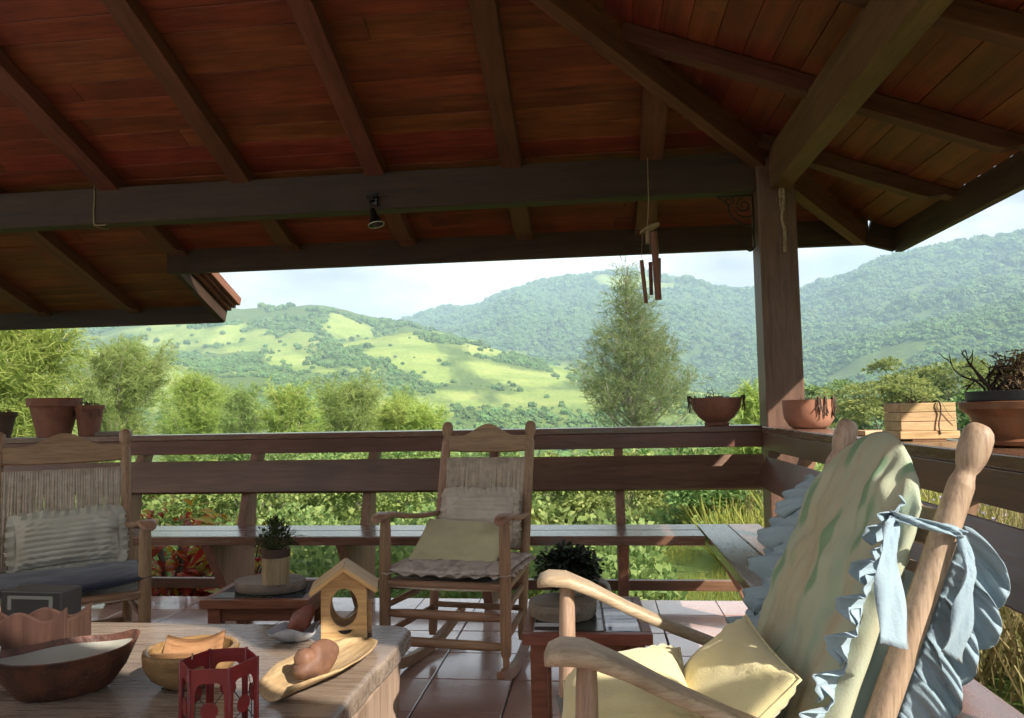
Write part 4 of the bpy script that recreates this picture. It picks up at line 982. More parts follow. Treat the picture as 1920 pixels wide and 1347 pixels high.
for s in (-1, 1):
    MB().box(-.005, .005, -DP + .0105, DP - .0105, 0, EV - .004).build("side_board", W_PINE, bh, Matrix.Translation((s * (HW - .005), 0, 0)), bevel=.0015)
    th = math.atan2(AP - EV, HW); Lr = .114
    M_ = Matrix.Translation((0, 0, AP + .001)) @ Matrix.Rotation(s * th, 4, 'Y') @ Matrix.Translation((s * Lr / 2, 0, .006))
    MB().box(-Lr / 2 - (.0055 if s > 0 else 0), Lr / 2 + (.0055 if s < 0 else 0), -DP - .022, DP + .022, -.006, .006).build("roof_board", W_PINE, bh, M_, bevel=.002)
MB().box(-HW + .0105, HW - .0105, -DP + .0105, DP - .0105, .004, .016).build("floor_board", W_PINE, bh)
MB().prism([(-.022, .026), (-.012, .017), (0, .014), (.012, .017), (.022, .026)], -DP - .0012, -DP + .0005, 'XZ').build("slot", DARK, fbd, Matrix.Translation((.004, 0, .008)))
MB().box(.0, .012, -.004, .006, 0, .10).build("perch_post", W_PINE, bh, Matrix.Translation((HW + .001, .02, 0)), bevel=.001)
# ---------------------------------------------------------------- palm-sheath tray with carved lump
TRAYM = wood("sheath", (.36, .23, .12), (.62, .44, .25), 'Y', 1.3, rough=.5, var=.02, bump=.3)
def tray_w(t): return (.035 + .050 * math.sin(math.pi * min(1, t * .9 + .12)) ** .8) * (1.12 if t > .3 else .75 + t * 1.2)
V = []; F = []; nu, nv = 14, 40
for j in range(nv + 1):
    t = j / nv; w_ = tray_w(t) * (1 if t < .93 else max(.25, 1 - (t - .93) * 9)); y = t * .47
    for i in range(nu + 1):
        u = -1 + 2 * i / nu; V.append((u * w_ + .02 * math.sin(t * 2.2), y, .004 + .034 * abs(u) ** 2.2 * (1 - .7 * t * t) + .012 * (1 - t) ** 3 * 0 + .0015 * mnoise.noise(Vector((u * 3, t * 20, 0)))))
for j in range(nv):
    for i in range(nu): a = j * (nu + 1) + i; F.append((a, a + 1, a + nu + 2, a + nu + 1))
me = bpy.data.meshes.new("tray"); me.from_pydata(V, [], F)
tr = link("tray", me, TRAYM, None, Matrix.Translation((-.770, 1.715, TZ0 + .001)) @ Matrix.Rotation(R(-8), 4, 'Z'), smooth=True); tr.modifiers.new("t", 'SOLIDIFY').thickness = -.004
tag(tr, "long tan leaf-sheath tray lying on the table corner", "tray")
CARV = plain("carved_clay", (.24, .12, .07), (.12, .058, .036), scale=12, rough=.6, bump=.7, bscale=30, dist=.006)
rg = []
for i in range(17):
    t = i / 16; x = -.075 + .15 * t
    r_ = .034 * math.sin(math.pi * t ** .8) ** .6 + .003; zc = .030 + .020 * t
    hgt = 1.25 if t > .35 else .8
    rg.append([(x, r_ * .95 * math.cos(a), max(.0, zc + r_ * hgt * math.sin(a) * (1.0 + .10 * math.sin(3 * a + t * 5)))) for a in [2 * math.pi * k / 18 for k in range(18)]])
ob = empty("carved_figure", (-.715, 1.862, TZ0 + .012), R(68), "brown carved clay lump resting in the leaf-sheath tray", "ornament")
MB().rings(rg).build("body", CARV, ob, smooth=True)
MB().lathe([(.001, -.026), (.016, -.022), (.026, -.008), (.027, .006), (.019, .020), (.001, .025)], 18, wob=.05, cap=False).build("head", CARV, ob, Matrix.Translation((-.038, .004, .056)), smooth=True)
# ---------------------------------------------------------------- shell dish with pod
WHITEG = plain("pearly_shell", (.52, .53, .55), (.33, .34, .37), scale=14, rough=.3, bump=.2, spec=.6)
POD = plain("red_brown_pod", (.26, .085, .055), (.15, .05, .035), scale=22, rough=.5, bump=.6, bscale=50)
sh = empty("shell_dish", (-.905, 2.19, TZ0), R(25), "pale shell-shaped dish holding a red-brown pod beside the birdhouse", "dish")
rg = []
for z, r_ in ((.0, .024), (.006, .040), (.02, .056), (.036, .066)):
    rg.append([(r_ * (1 + .10 * math.sin(5 * a) + .25 * max(0, math.cos(a - 3.3)) ** 3) * math.cos(a), r_ * .8 * (1 + .08 * math.sin(7 * a)) * math.sin(a), z + .010 * math.sin(3 * a + 1) * (z / .036)) for a in [2 * math.pi * k / 36 for k in range(36)]])
o_ = MB().rings(rg, cap=False).build("shell", WHITEG, sh, smooth=True); o_.modifiers.new("t", 'SOLIDIFY').thickness = .003
MB().lathe([(.001, .0), (.022, .0), (.024, .002)], 20, cap=False).build("shell_base", WHITEG, sh, smooth=True)
MB().lathe([(.001, -.05), (.014, -.044), (.027, -.02), (.030, .005), (.022, .032), (.011, .052), (.001, .060)], 18, wob=.09, cap=False).build("pod", POD, sh, Matrix.Translation((.012, .008, .052)) @ Matrix.Rotation(R(38), 4, 'Y') @ Matrix.Rotation(R(10), 4, 'X'), smooth=True)
# ---------------------------------------------------------------- wavy wooden rack, black player, cup
rk = empty("wooden_rack", (-1.60, 2.0, TZ0), R(4), "dark brown wooden rack with wavy top edge behind the oval basket", "rack")
for y, hmul in ((-.06, 1.0), (.05, .90)):
    pl = [(-.135, 0), (.135, 0)]
    for i in range(21):
        u = 1 - 2 * i / 20; pl.append((u * .135, (.122 + .030 * max(0, (u - .1)) ** 1.3 + .018 * math.cos(u * 5)) * hmul))
    MB().prism(pl, y - .006, y + .006, 'XZ').build("wavy_board", W_DARKPANEL, rk, bevel=.002)
for x in (-.129, .129): MB().box(x - .006, x + .006, -.0535, .0435, 0, .118).build("end_board", W_DARKPANEL, rk, bevel=.002)
BLACK = plain("black_plastic", (.012, .012, .013), rough=.35, bump=.05, spec=.5)
GREYP = plain("grey_plastic", (.07, .075, .07), rough=.45, bump=.05)
bp_ = empty("black_box", (-1.745, 2.215, TZ0), R(-3), "black box with grey inset frame behind the wavy wooden rack", "box")
case = MB().box(-.105, .105, -.045, .045, 0, .142).build("case", BLACK, bp_, bevel=.004)
fr = MB(); fr.box(-.078, .078, -.0475, -.0458, .118, .128).box(-.078, -.066, -.0475, -.0458, .085, .1178).box(.066, .078, -.0475, -.0458, .085, .1178); fr.build("inset_frame", GREYP, case)
GLASSW = plain("white_glaze", (.72, .74, .78), rough=.15, bump=0, spec=.6)
cu = empty("cup", (-1.49, 1.695, TZ0), 0, "white glazed cup at the left edge beside the oval basket", "cup")
MB().lathe([(.001, .0), (.026, .0), (.030, .01), (.037, .06), (.040, .118), (.0385, .119), (.035, .06), (.028, .012), (.001, .010)], 28, cap=False).build("cup_wall", GLASSW, cu, smooth=True, sharp=50)
MB().tube(curve_pts([(-.037, 0, .09), (-.062, 0, .085), (-.062, 0, .045), (-.034, 0, .035)], 6), .005, 8).build("handle", GLASSW, cu, smooth=True)
# ================================================================ side tables
NAVYT = plain("navy_glazed_tile", (.022, .034, .060), (.012, .018, .03), scale=5, rough=.12, bump=.05, spec=.6)
GREENT = plain("dark_green_tile", (.028, .036, .026), (.018, .022, .017), scale=5, rough=.2, bump=.05, spec=.6)
WGROUT = plain("pale_grout", (.55, .54, .52), rough=.8, bump=.2)
def zebra(name, c1, c2, sx=30):
    m, nt, b = _new(name); L = nt.links.new; tc = nt.nodes.new("ShaderNodeTexCoord"); w_ = nt.nodes.new("ShaderNodeTexWave"); w_.bands_direction = 'Y'
    w_.inputs['Scale'].default_value = sx; w_.inputs['Distortion'].default_value = 5.5; w_.inputs['Detail'].default_value = 1; w_.inputs['Detail Scale'].default_value = .55
    L(tc.outputs['Object'], w_.inputs['Vector']); r = _ramp(nt, [(.46, c1), (.56, c2)]); L(w_.outputs['Fac'], r.inputs['Fac']); L(r.outputs['Color'], b.inputs['Base Color']); b.inputs['Roughness'].default_value = .15; return m
ZEB = zebra("zebra_tile", (.75, .75, .78), (.012, .012, .015), 5); BLUW = zebra("blue_wave_tile", (.62, .68, .78), (.02, .045, .14), 5)
def side_table(label, loc, rz, wx, wy, h, tiles):
    t = empty("side_table", loc, rz, label, "side table", "small tile-topped side tables")
    for sx in (-1, 1):
        for sy in (-1, 1): MB().box(-.024, .024, -.024, .024, 0, h - .033).build("leg", W_SIDE, t, Matrix.Translation((sx * (wx / 2 - .045), sy * (wy / 2 - .045), 0)), bevel=.003)
    for sy in (-1, 1): MB().box(-wx / 2 + .070, wx / 2 - .070, -.011, .011, h - .085, h - .034).build("apron", W_SIDE, t, Matrix.Translation((0, sy * (wy / 2 - .045), 0)), bevel=.002)
    for sx in (-1, 1): MB().box(-.011, .011, -wy / 2 + .070, wy / 2 - .070, h - .085, h - .034).build("apron", W_SIDE, t, Matrix.Translation((sx * (wx / 2 - .045), 0, 0)), bevel=.002)
    for sy in (-1, 1): MB().box(-wx / 2, wx / 2, -.014, .014, h - .032, h).build("rim", W_SIDE, t, Matrix.Translation((0, sy * (wy / 2 - .014), 0)), bevel=.002)
    for sx in (-1, 1): MB().box(-.014, .014, -wy / 2 + .0285, wy / 2 - .0285, h - .032, h).build("rim", W_SIDE, t, Matrix.Translation((sx * (wx / 2 - .014), 0, 0)), bevel=.002)
    MB().box(-wx / 2 + .0285, wx / 2 - .0285, -wy / 2 + .0285, wy / 2 - .0285, h - .03, h - .003).build("grout_bed", WGROUT, t)
    nx, ny = 3, 3; tx, ty = (wx - .059) / nx, (wy - .059) / ny
    for i in range(nx):
        for j in range(ny):
            MB().box(-tx / 2 + .003, tx / 2 - .003, -ty / 2 + .003, ty / 2 - .003, 0, .004).build("tile", tiles[(i, j)] if (i, j) in tiles else tiles[0], t, Matrix.Translation((-wx / 2 + .0295 + tx * (i + .5), -wy / 2 + .0295 + ty * (j + .5), h - .0029)), bevel=.001, seg=1)
    return t
side_table("low red-brown side table with navy tile top left of the birdhouse", (-1.285, 2.86, 0), R(3), .41, .34, .42, {0: NAVYT, (1, 0): GREENT, (0, 0): GREENT})
side_table("low side table with zebra and blue patterned tiles behind the near chair", (-.055, 2.44, 0), R(2), .375, .44, .45, {0: GREENT, (0, 0): ZEB, (0, 1): ZEB, (2, 0): BLUW, (2, 1): BLUW, (2, 2): GREENT, (0, 2): GREENT})
def slab(name, label, cat, loc, rx, ry, h, seed, mat, rz=0):
    rg = []
    for z, k in ((0, .95), (.006, .985), (h - .006, 1.0), (h, .975)):
        rg.append([(rx * k * (1 + .07 * mnoise.noise(Vector((math.cos(a) * 1.5 + seed, math.sin(a) * 1.5, 0)))) * math.cos(a), ry * k * (1 + .09 * mnoise.noise(Vector((math.cos(a) * 2.2 + seed, math.sin(a) * 2.2, 3)))) * math.sin(a), z) for a in [2 * math.pi * i / 36 for i in range(36)]])
    o = MB().rings(rg).build(name, mat, None, Matrix.Translation(loc) @ Matrix.Rotation(rz, 4, 'Z'), smooth=True, sharp=40); return tag(o, label, cat)
slab("wood_slice", "thick weathered wooden slice on the navy-tiled side table", "wood slice", (-1.285, 2.855, .4225), .138, .105, .038, 2.0, W_GREY)
slab("wood_slice", "round dark wooden slice on the zebra-tiled side table", "wood slice", (-.125, 2.42, .4525), .105, .105, .045, 5.0, W_GREY)
# ================================================================ pots and small plants
def leafy(name, n, fn, mat, size, parent=None, M=None, seed=0, droop=.3, aspect=.45):
    """n leaves; fn(rng) -> (position, outward direction); each leaf a bent two-quad blade"""
    r_ = np.random.default_rng(seed); V = np.zeros((n, 6, 3)); 
    for i in range(n):
        p, d = fn(r_); d = np.array(d, float); d /= np.linalg.norm(d) + 1e-9; d = d + r_.normal(0, .55, 3); d /= np.linalg.norm(d) + 1e-9; l_ = size * r_.uniform(.6, 1.25)
        up = np.array([0, 0, 1.0]) + r_.normal(0, .5, 3); s_ = np.cross(d, up); s_ /= np.linalg.norm(s_) + 1e-9
        w_ = s_ * l_ * aspect * .5; p = np.array(p); m_ = p + d * l_ * .5; t_ = p + d * l_ + np.array([0, 0, -droop * l_])
        V[i] = [p, m_ - w_, m_ + w_, t_, p, t_]
    F = []
    Vf = V[:, :4].reshape(-1, 3); b = np.arange(n)[:, None] * 4
    F = (b + np.array([[0, 1, 3, 2]])).reshape(-1, 4)
    me = fast_mesh(name, Vf, F, 4); return link(name, me, mat, parent, M)
def twigs(name, n, base, spread, h, mat, parent=None, M=None, seed=0, r0=.004, wig=.03, curl=0.0):
    rr = random.Random(seed); mb = MB()
    for i in range(n):
        a = rr.uniform(0, 6.28); b = rr.uniform(0, base); p = Vector((b * math.cos(a), b * math.sin(a), 0)); d = Vector((rr.uniform(-spread, spread), rr.uniform(-spread, spread), 1)).normalized()
        pts = [p.copy()]; hh = h * rr.uniform(.5, 1.1); k = 8
        for j in range(k):
            d = (d + Vector((rr.gauss(0, wig * 8), rr.gauss(0, wig * 8), rr.gauss(0, wig * 4) - curl * j / k))).normalized(); p = p + d * hh / k; pts.append(p.copy())
            if rr.random() < .35:
                e = (d + Vector((rr.uniform(-1, 1), rr.uniform(-1, 1), rr.uniform(-.4, .6)))).normalized(); mb.tube([p, p + e * hh * .10, p + e * hh * .2 + Vector((0, 0, rr.uniform(-.02, .02)))], [r0 * .6, r0 * .45, r0 * .25], 4)
        mb.tube(pts, [r0 * (1 - .75 * j / k) for j in range(k + 1)], 5)
    return mb.build(name, mat, parent, M, smooth=True)
SOIL = plain("soil", (.045, .032, .024), (.03, .02, .015), scale=40, rough=.95, bump=.8)
DEAD = plain("dry_roots", (.13, .092, .065), (.06, .042, .03), scale=30, rough=.9, bump=.3)
def pot(label, loc, prof, mat, cat="flower pot", soil=None, wob=.0, sub=None, rz=0, name="flower_pot", n=32):
    p = empty(name, loc, rz, label, cat)
    MB().lathe(prof, n, cap=False, wob=wob).build("pot_wall", mat, p, smooth=True, sharp=40)
    if soil: MB().lathe([(.001, soil[1] + .004), (soil[0] * .6, soil[1] + .002), (soil[0], soil[1])], 24, cap=False).build("soil", SOIL, p, smooth=True)
    return p
def flower_profile(rt, rb_, h, rim=.035, th=.010):
    return [(.001, 0), (rb_, 0), (rb_ + (rt - rb_) * (h - rim) / h * .97, h - rim), (rt + .002, h - rim + .001), (rt + .004, h), (rt - th, h), (rt - th - .004, h - rim), (rb_ - th * .3, .02), (.001, .018)]
ZC = .981
pot("large terracotta flower pot standing on the rail behind the left chair", (-3.60, 4.65, ZC), flower_profile(.160, .098, .255, .055, .012), TERRA, soil=(.14, .21))
p = pot("smaller stained terracotta pot leaning beside the large pot on the left rail", (-3.385, 4.70, ZC), flower_profile(.088, .062, .205, .03, .008), TERRA, soil=(.078, .17))
twigs("dead_plant", 26, .07, .9, .16, DEAD, p, Matrix.Translation((0, 0, .17)), seed=3, curl=1.6)
p = pot("dark pot cut off by the left edge of the picture", (-3.985, 4.66, ZC), flower_profile(.085, .05, .17, .03, .008), plain("dark_clay", (.12, .075, .05), rough=.8), soil=(.07, .15))
twigs("dead_plant", 10, .05, .6, .12, DEAD, p, Matrix.Translation((0, 0, .15)), seed=5, curl=1.2)
o = MB().box(-.10, .10, -.05, .05, 0, .028).build("wooden_block", W_GREY, None, Matrix.Translation((-3.18, 4.66, ZC)) @ Matrix.Rotation(R(6), 4, 'Z'), bevel=.004); tag(o, "low wooden block on the rail right of the left pots", "block")
# bowl on the back rail by the post
p = pot("round terracotta bowl with dead hanging roots left of the corner post", (.712, 4.655, ZC), [(.001, 0), (.070, 0), (.074, .012), (.066, .018), (.105, .05), (.140, .10), (.150, .150), (.150, .165), (.138, .166), (.130, .12), (.09, .05), (.001, .035)], TERRA, "bowl", soil=(.133, .14), name="clay_bowl")
twigs("dead_roots", 80, .12, 1.6, .16, DEAD, p, Matrix.Translation((0, 0, .145)), seed=7, r0=.0028, curl=2.6)
mb = MB(); rr = random.Random(5)
for i in range(16):
    a = R(-15) + rr.uniform(-.3, .3) if i > 6 else R(195) + rr.uniform(-.7, .4); r_ = .152
    q = Vector((r_ * math.cos(a), r_ * math.sin(a), .166)); mb.tube(curve_pts([q * .93, q + Vector((.015 * math.cos(a), -.01, .012)), q * 1.09 + Vector((0, 0, -.03)), q * 1.08 + Vector((rr.uniform(-.01, .01), 0, -rr.uniform(.05, .11)))], 4), .0028, 5)
tag(mb.build("hanging_roots", DEAD, p, smooth=True), kind="stuff")
# straight-sided bowl on the right rail
p = pot("pale terracotta pot with dead roots on the rail right of the corner post", (1.055, 3.93, .977), [(.001, 0), (.075, 0), (.095, .01), (.118, .05), (.124, .10), (.126, .142), (.114, .143), (.108, .08), (.06, .03), (.001, .028)], TERRA2, "flower pot", soil=(.11, .12))
twigs("dead_roots", 46, .10, 1.5, .13, DEAD, p, Matrix.Translation((0, 0, .12)), seed=9, r0=.0032, curl=2.8)
mb = MB()
for i in range(14):
    a = R(-60) + rr.uniform(-.45, .45); r_ = .126; q = Vector((r_ * math.cos(a), r_ * math.sin(a), .142))
    mb.tube(curve_pts([q * .9, q * 1.04 + Vector((0, 0, .008)), q * 1.07 + Vector((0, 0, -.035)), q * 1.05 + Vector((rr.uniform(-.02, .02), 0, -rr.uniform(.05, .10)))], 4), .003, 5)
tag(mb.build("hanging_roots", DEAD, p, smooth=True), kind="stuff")
o = MB().box(-.05, .05, -.045, .045, 0, .018).build("wooden_block", W_CRATE, None, Matrix.Translation((1.02, 2.98, .977)) @ Matrix.Rotation(R(14), 4, 'Z'), bevel=.002); tag(o, "small pale wooden block on the right rail beyond the near chair", "block")
# slatted crate planter
cr = empty("slatted_crate", (1.028, 2.56, .977), R(0), "pale slatted wooden crate with dry stems on the right rail", "crate")
CWX, CWY, CH = .165, .14, .122
MB().box(-CWX / 2 - .006, CWX / 2 + .006, -CWY / 2 - .006, CWY / 2 + .006, .006, .030).build("base_board", W_CRATE, cr, bevel=.002)
MB().box(-.05, .05, -CWY / 2, CWY / 2, 0, .0055).build("foot", W_CRATE, cr)
for s in (-1, 1):
    for k in range(3):
        MB().box(-CWX / 2, CWX / 2, -.005, .005, .0, .0278).build("slat", W_CRATE, cr, Matrix.Translation((0, s * (CWY / 2 - .005), .0312 + k * .0295)) @ Matrix.Rotation(0, 4, 'Z'), bevel=.0015)
        MB().box(-.005, .005, -CWY / 2 + .0105, CWY / 2 - .0105, .0, .0278).build("slat", W_CRATE, cr, Matrix.Translation((s * (CWX / 2 - .005), 0, .0312 + k * .0295)), bevel=.0015)
MB().box(-CWX / 2 + .011, CWX / 2 - .011, -CWY / 2 + .011, CWY / 2 - .011, .08, .112).build("soil", SOIL, cr)
twigs("dry_stems", 16, .05, 2.2, .10, DEAD, cr, Matrix.Translation((-.01, 0, .112)), seed=12, r0=.002, curl=1.0)
MB().tube(curve_pts([(.03, -.03, .12), (.030, -.078, .122), (.034, -.078, .09), (.026, -.078, .05), (.030, -.078, .02)], 5), .0025, 6).build("hanging_stem", DEAD, cr, smooth=True)
MB().tube(curve_pts([(.035, -.03, .12), (.036, -.078, .12), (.055, -.079, .085), (.080, -.079, .055)], 5), .0012, 5).build("hanging_stem", ROPE, cr, smooth=True)
# big urn with dead shrub
URN = plain("brown_glazed_clay", (.24, .105, .05), (.13, .055, .028), scale=9, rough=.35, bump=.6, bscale=18, spec=.5, dist=.01)
p = pot("wide brown clay urn with dead shrub at the right edge", (1.125, 2.14, .977), [(.001, 0), (.100, 0), (.115, .006), (.118, .016), (.106, .024), (.120, .05), (.126, .075), (.128, .082), (.150, .10), (.152, .118), (.148, .120), (.138, .118), (.12, .09), (.001, .07)], URN, "urn", name="clay_urn", n=40)
MB().lathe([(.001, .118), (.128, .118), (.134, .122), (.134, .146), (.126, .147), (.124, .135), (.001, .132)], 36, cap=False).build("black_tray", plain("black_tray", (.02, .021, .024), rough=.5), p, smooth=True, sharp=40)
MB().lathe([(.001, .143), (.07, .141), (.12, .138)], 20, cap=False).build("soil", SOIL, p, smooth=True)
rg = []
for i in range(5): rg.append([(.126 + .004 * math.sin(i * 2), 0, 0)])
twigs("dead_shrub", 11, .035, .26, .175, plain("dark_stems", (.05, .033, .026), rough=.9), p, Matrix.Translation((-.075, 0, .14)), seed=21, r0=.0036, wig=.05)
twigs("dead_shrub", 34, .06, .55, .13, DEAD, p, Matrix.Translation((.01, -.01, .14)), seed=23, r0=.0028, wig=.05)
leafy("dry_leaves", 900, lambda r_: ((lambda a, h_: ([np.clip(r_.normal(-.005, .032), -.07, .07), np.clip(r_.normal(0, .035), -.07, .07), .145 + min(.105, abs(r_.normal(.04, .03)))], r_.normal(0, 1, 3)))(0, 0)), foliage("dry_leaf", [(.10, .055, .03), (.17, .10, .05), (.24, .17, .07)], trans=.2), .018, p, seed=3)
# potted plant on left side table
PLANTER = wood("bamboo_pot", (.30, .21, .12), (.46, .34, .21), 'Z', 1.0, rough=.55, var=.03)
LEAFD = foliage("dark_leaf", [(.020, .035, .014), (.045, .075, .022), (.09, .13, .035)], trans=.25)
p = pot("pale wooden pot with wispy green plant on the left side table", (-1.235, 2.79, .461), [(.001, 0), (.050, 0), (.051, .06), (.051, .128), (.046, .128), (.045, .02), (.001, .02)], PLANTER, "potted plant", soil=(.045, .115), name="potted_plant")
MB().lathe([(.0515, .098), (.0535, .099), (.0535, .129), (.0515, .130)], 28, cap=False).build("dark_band", W_DARKPANEL, p, smooth=True, sharp=40)
twigs("stems", 26, .03, .7, .13, plain("green_stem", (.07, .09, .03), rough=.8), p, Matrix.Translation((0, 0, .115)), seed=31, r0=.0022, wig=.04)
leafy("foliage", 900, lambda r_: (lambda th, ph, q: ([q * math.sin(th) * math.cos(ph) * .075, q * math.sin(th) * math.sin(ph) * .07, .13 + q * math.cos(th) * .11], [math.sin(th) * math.cos(ph), math.sin(th) * math.sin(ph), math.cos(th) + .6]))(r_.uniform(0, 1.5), r_.uniform(0, 6.28), r_.uniform(.25, 1) ** .6), LEAFD, .022, p, seed=33, droop=.1, aspect=.25)
# dark bushy plant in a pale jug on right side table
JUG = plain("pale_glazed_jug", (.40, .38, .35), (.28, .27, .25), scale=12, rough=.3, bump=.2, spec=.5)
p = empty("jug_planter", (-.095, 2.50, .4985), 0, "pale jug with curved spout holding a dark bushy plant", "potted plant")
jb = MB().lathe([(.001, 0), (.036, 0), (.045, .012), (.046, .026), (.038, .038), (.033, .042), (.030, .040), (.001, .03)], 28, cap=False).build("jug_body", JUG, p, smooth=True, sharp=50)
MB().tube(curve_pts([(.035, -.01, .012), (.062, -.012, .038), (.090, -.014, .044), (.112, -.016, .030), (.118, -.017, .002)], 7), [.010 - .004 * i / 28 for i in range(29)], 10).build("spout", JUG, jb, smooth=True)
MB().tube([(0, 0, .03), (.003, .0, .06), (-.004, 0, .09)], .006, 6).build("stem", plain("bark_small", (.08, .06, .045), rough=.9), p, smooth=True)
DARKB = foliage("blackish_leaf", [(.010, .014, .010), (.022, .030, .018), (.05, .065, .032)], trans=.12, rough=.4)
leafy("foliage", 2600, lambda r_: (lambda th, ph, q: ([-.012 + q * math.sin(th) * math.cos(ph) * .092, q * math.sin(th) * math.sin(ph) * .088, .085 + q * math.cos(th) * .062], [math.sin(th) * math.cos(ph), math.sin(th) * math.sin(ph), math.cos(th)]))(math.acos(r_.uniform(-.95, 1)), r_.uniform(0, 6.28), r_.uniform(.02, 1) ** .45 * (1 + .22 * math.sin(r_.uniform(0, 6)))), DARKB, .022, p, seed=35, droop=.15, aspect=.6)
# ================================================================ hanging things
wc = empty("wind_chime", (.325, 4.30, 2.53), 0, "bamboo wind chime hanging on a string in front of the tall tree", "wind chime")
BAM = wood("bamboo", (.20, .075, .045), (.33, .15, .085), 'Z', 1.4, rough=.45, var=.1)
MB().tube([(0, 0, 0), (-.002, 0, -.25), (-.008, 0, -.35), (-.015, 0, -.40)], .0032, 6).build("string", ROPE, wc, smooth=True)
pts = []
for i in range(49):
    a = 2 * math.pi * i / 24; pts.append((.052 * math.cos(a), .05 * math.sin(a), -.415 + .022 * math.cos(a) + .006 * (i // 24)))
MB().tube(pts, .0055, 8).build("hoop", ROPE, wc, smooth=True)
MB().tube([(-.05, 0, -.42), (.045, 0, -.40)], .004, 6).build("cross_cord", ROPE, wc); MB().tube([(0, -.045, -.40), (.0, .045, -.415)], .004, 6).build("cross_cord", ROPE, wc)
MB().box(-.025, .0, -.02, .02, -.50, -.43).build("wooden_stopper", PLANTER, wc, bevel=.004)
for (x, y, z0, z1, lean_, r_) in ((-.052, .0, -.595, -.842, .018, .0115), (.018, -.02, -.44, -.828, .016, .0185), (.048, .012, -.585, -.818, -.008, .0105), (.0, .04, -.60, -.79, .0, .011)):
    MB().tube([(x, y, z0), (x + lean_ * .5, y, (z0 + z1) / 2), (x + lean_, y, z1)], [r_, r_ * 1.04, r_], 12).build("chime_tube", BAM, wc, smooth=True, sharp=50)
    MB().tube([(x * .8, y * .8, -.415), (x, y, z0 + .01)], .0014, 5).build("cord", ROPE, wc)
# spotlight clamped on the beam
sp = empty("clamp_spotlight", (-1.325, 4.432, 2.40), 0, "small dark metal clip spotlight on the roof beam", "lamp")
DMET = plain("dark_metal", (.045, .043, .038), (.03, .028, .025), rough=.32, metal=.8, bump=.1)
cl_ = MB().box(-.016, .016, -.012, .008, -.03, .05).build("clamp", DMET, sp, bevel=.003)
MB().tube([(0, -.012, .0), (-.025, -.03, -.01), (-.02, -.035, -.05)], .007, 8).build("arm", DMET, sp, smooth=True)
MB().tube([(-.045, -.03, .018), (.03, -.03, .03)], .008, 8).build("thumb_screw", DMET, cl_, smooth=True)
Ms = Matrix.Translation((-.006, -.04, -.06)) @ Matrix.Rotation(R(-14), 4, 'Y') @ Matrix.Rotation(R(-6), 4, 'X')
MB().lathe([(.001, .0), (.016, .0), (.020, -.03), (.026, -.06), (.048, -.105), (.046, -.105), (.024, -.058), (.001, -.03)], 24, cap=False).build("shade", DMET, sp, Ms, smooth=True, sharp=50)
MB().lathe([(.0472, -.104), (.0500, -.104), (.0500, -.109), (.0465, -.109)], 24, cap=False).build("rim", plain("bright_metal", (.75, .70, .58), rough=.25, metal=.6, bump=0), sp, Ms, smooth=True)
# wire tied round the beam
mb = MB(); mb.tube([(0, -.062, .135), (.004, -.0645, .06), (.0, -.064, -.03), (.004, -.065, -.118), (.01, -.064, -.126), (.06, -.05, -.128), (.085, -.06, -.125)], .0045, 6)
mb.tube([(0, -.062, .135), (.01, .0, .13), (.012, .064, .12)], .0045, 6); mb.tube([(.012, .064, .12), (.012, .064, -.126), (.004, .0, -.130), (.004, -.064, -.128)], .0045, 6)
tag(mb.build("tie_wire", ROPE, None, Matrix.Translation((-3.19, 4.5, 2.465)), smooth=True), "thin pale wire tied round the roof beam at upper left", "wire")
# braided rope on the post
mb = MB()
for k in range(3):
    mb.tube([(.010 * math.sin(i * .55 + k * 2.1) + .008 * math.sin(i * .09), .008 * math.cos(i * .55 + k * 2.1), -.0155 * i * .9) for i in range(17)], .006, 6)
mb.tube(curve_pts([(.012, 0, -.02), (.018, -.004, -.16), (.004, 0, -.26), (.016, 0, -.34), (.012, 0, -.46)], 6), .009, 7); mb.tube(curve_pts([(-.012, 0, .0), (.0, 0, .022), (.016, 0, .0)], 6), .006, 6)
tag(mb.build("braided_rope", ROPE, None, Matrix.Translation((1.072, 4.376, 2.425)), smooth=True), "braided pale rope hanging on the corner post", "rope")
# iron scroll bracket between beam and post
mb = MB()
def spiral(cx, cz, r0, r1, a0, turns, n=26): return [(cx + (r0 + (r1 - r0) * i / n) * math.cos(a0 + turns * 2 * math.pi * i / n), 0, cz + (r0 + (r1 - r0) * i / n) * math.sin(a0 + turns * 2 * math.pi * i / n)) for i in range(n + 1)]
mb.tube(spiral(-.055, -.060, .045, .012, 1.6, 1.4), .0045, 6); mb.tube(spiral(-.14, -.03, .03, .008, 1.6, -1.3), .004, 6)
mb.tube(curve_pts([(-.20, 0, -.006), (-.15, 0, -.05), (-.13, 0, -.12), (-.07, 0, -.17), (-.02, 0, -.19), (-.006, 0, -.25)], 8), .0045, 6)
mb.tube(curve_pts([(-.11, 0, -.10), (-.06, 0, -.13), (-.006, 0, -.125)], 8), .004, 6); mb.tube([(-.21, 0, -.003), (-.004, 0, -.003)], .005, 6); mb.tube([(-.004, 0, -.003), (-.004, 0, -.27)], .005, 6)
mb.tube(curve_pts([(-.006, 0, -.25), (-.004, 0, -.31), (-.03, 0, -.335), (-.052, 0, -.31), (-.045, 0, -.28)], 8), .005, 7)
tag(mb.build("scroll_bracket", IRON, None, Matrix.Translation((.945, 4.49, 2.335)), smooth=True), "black iron scroll bracket with hook beside the corner post", "bracket")
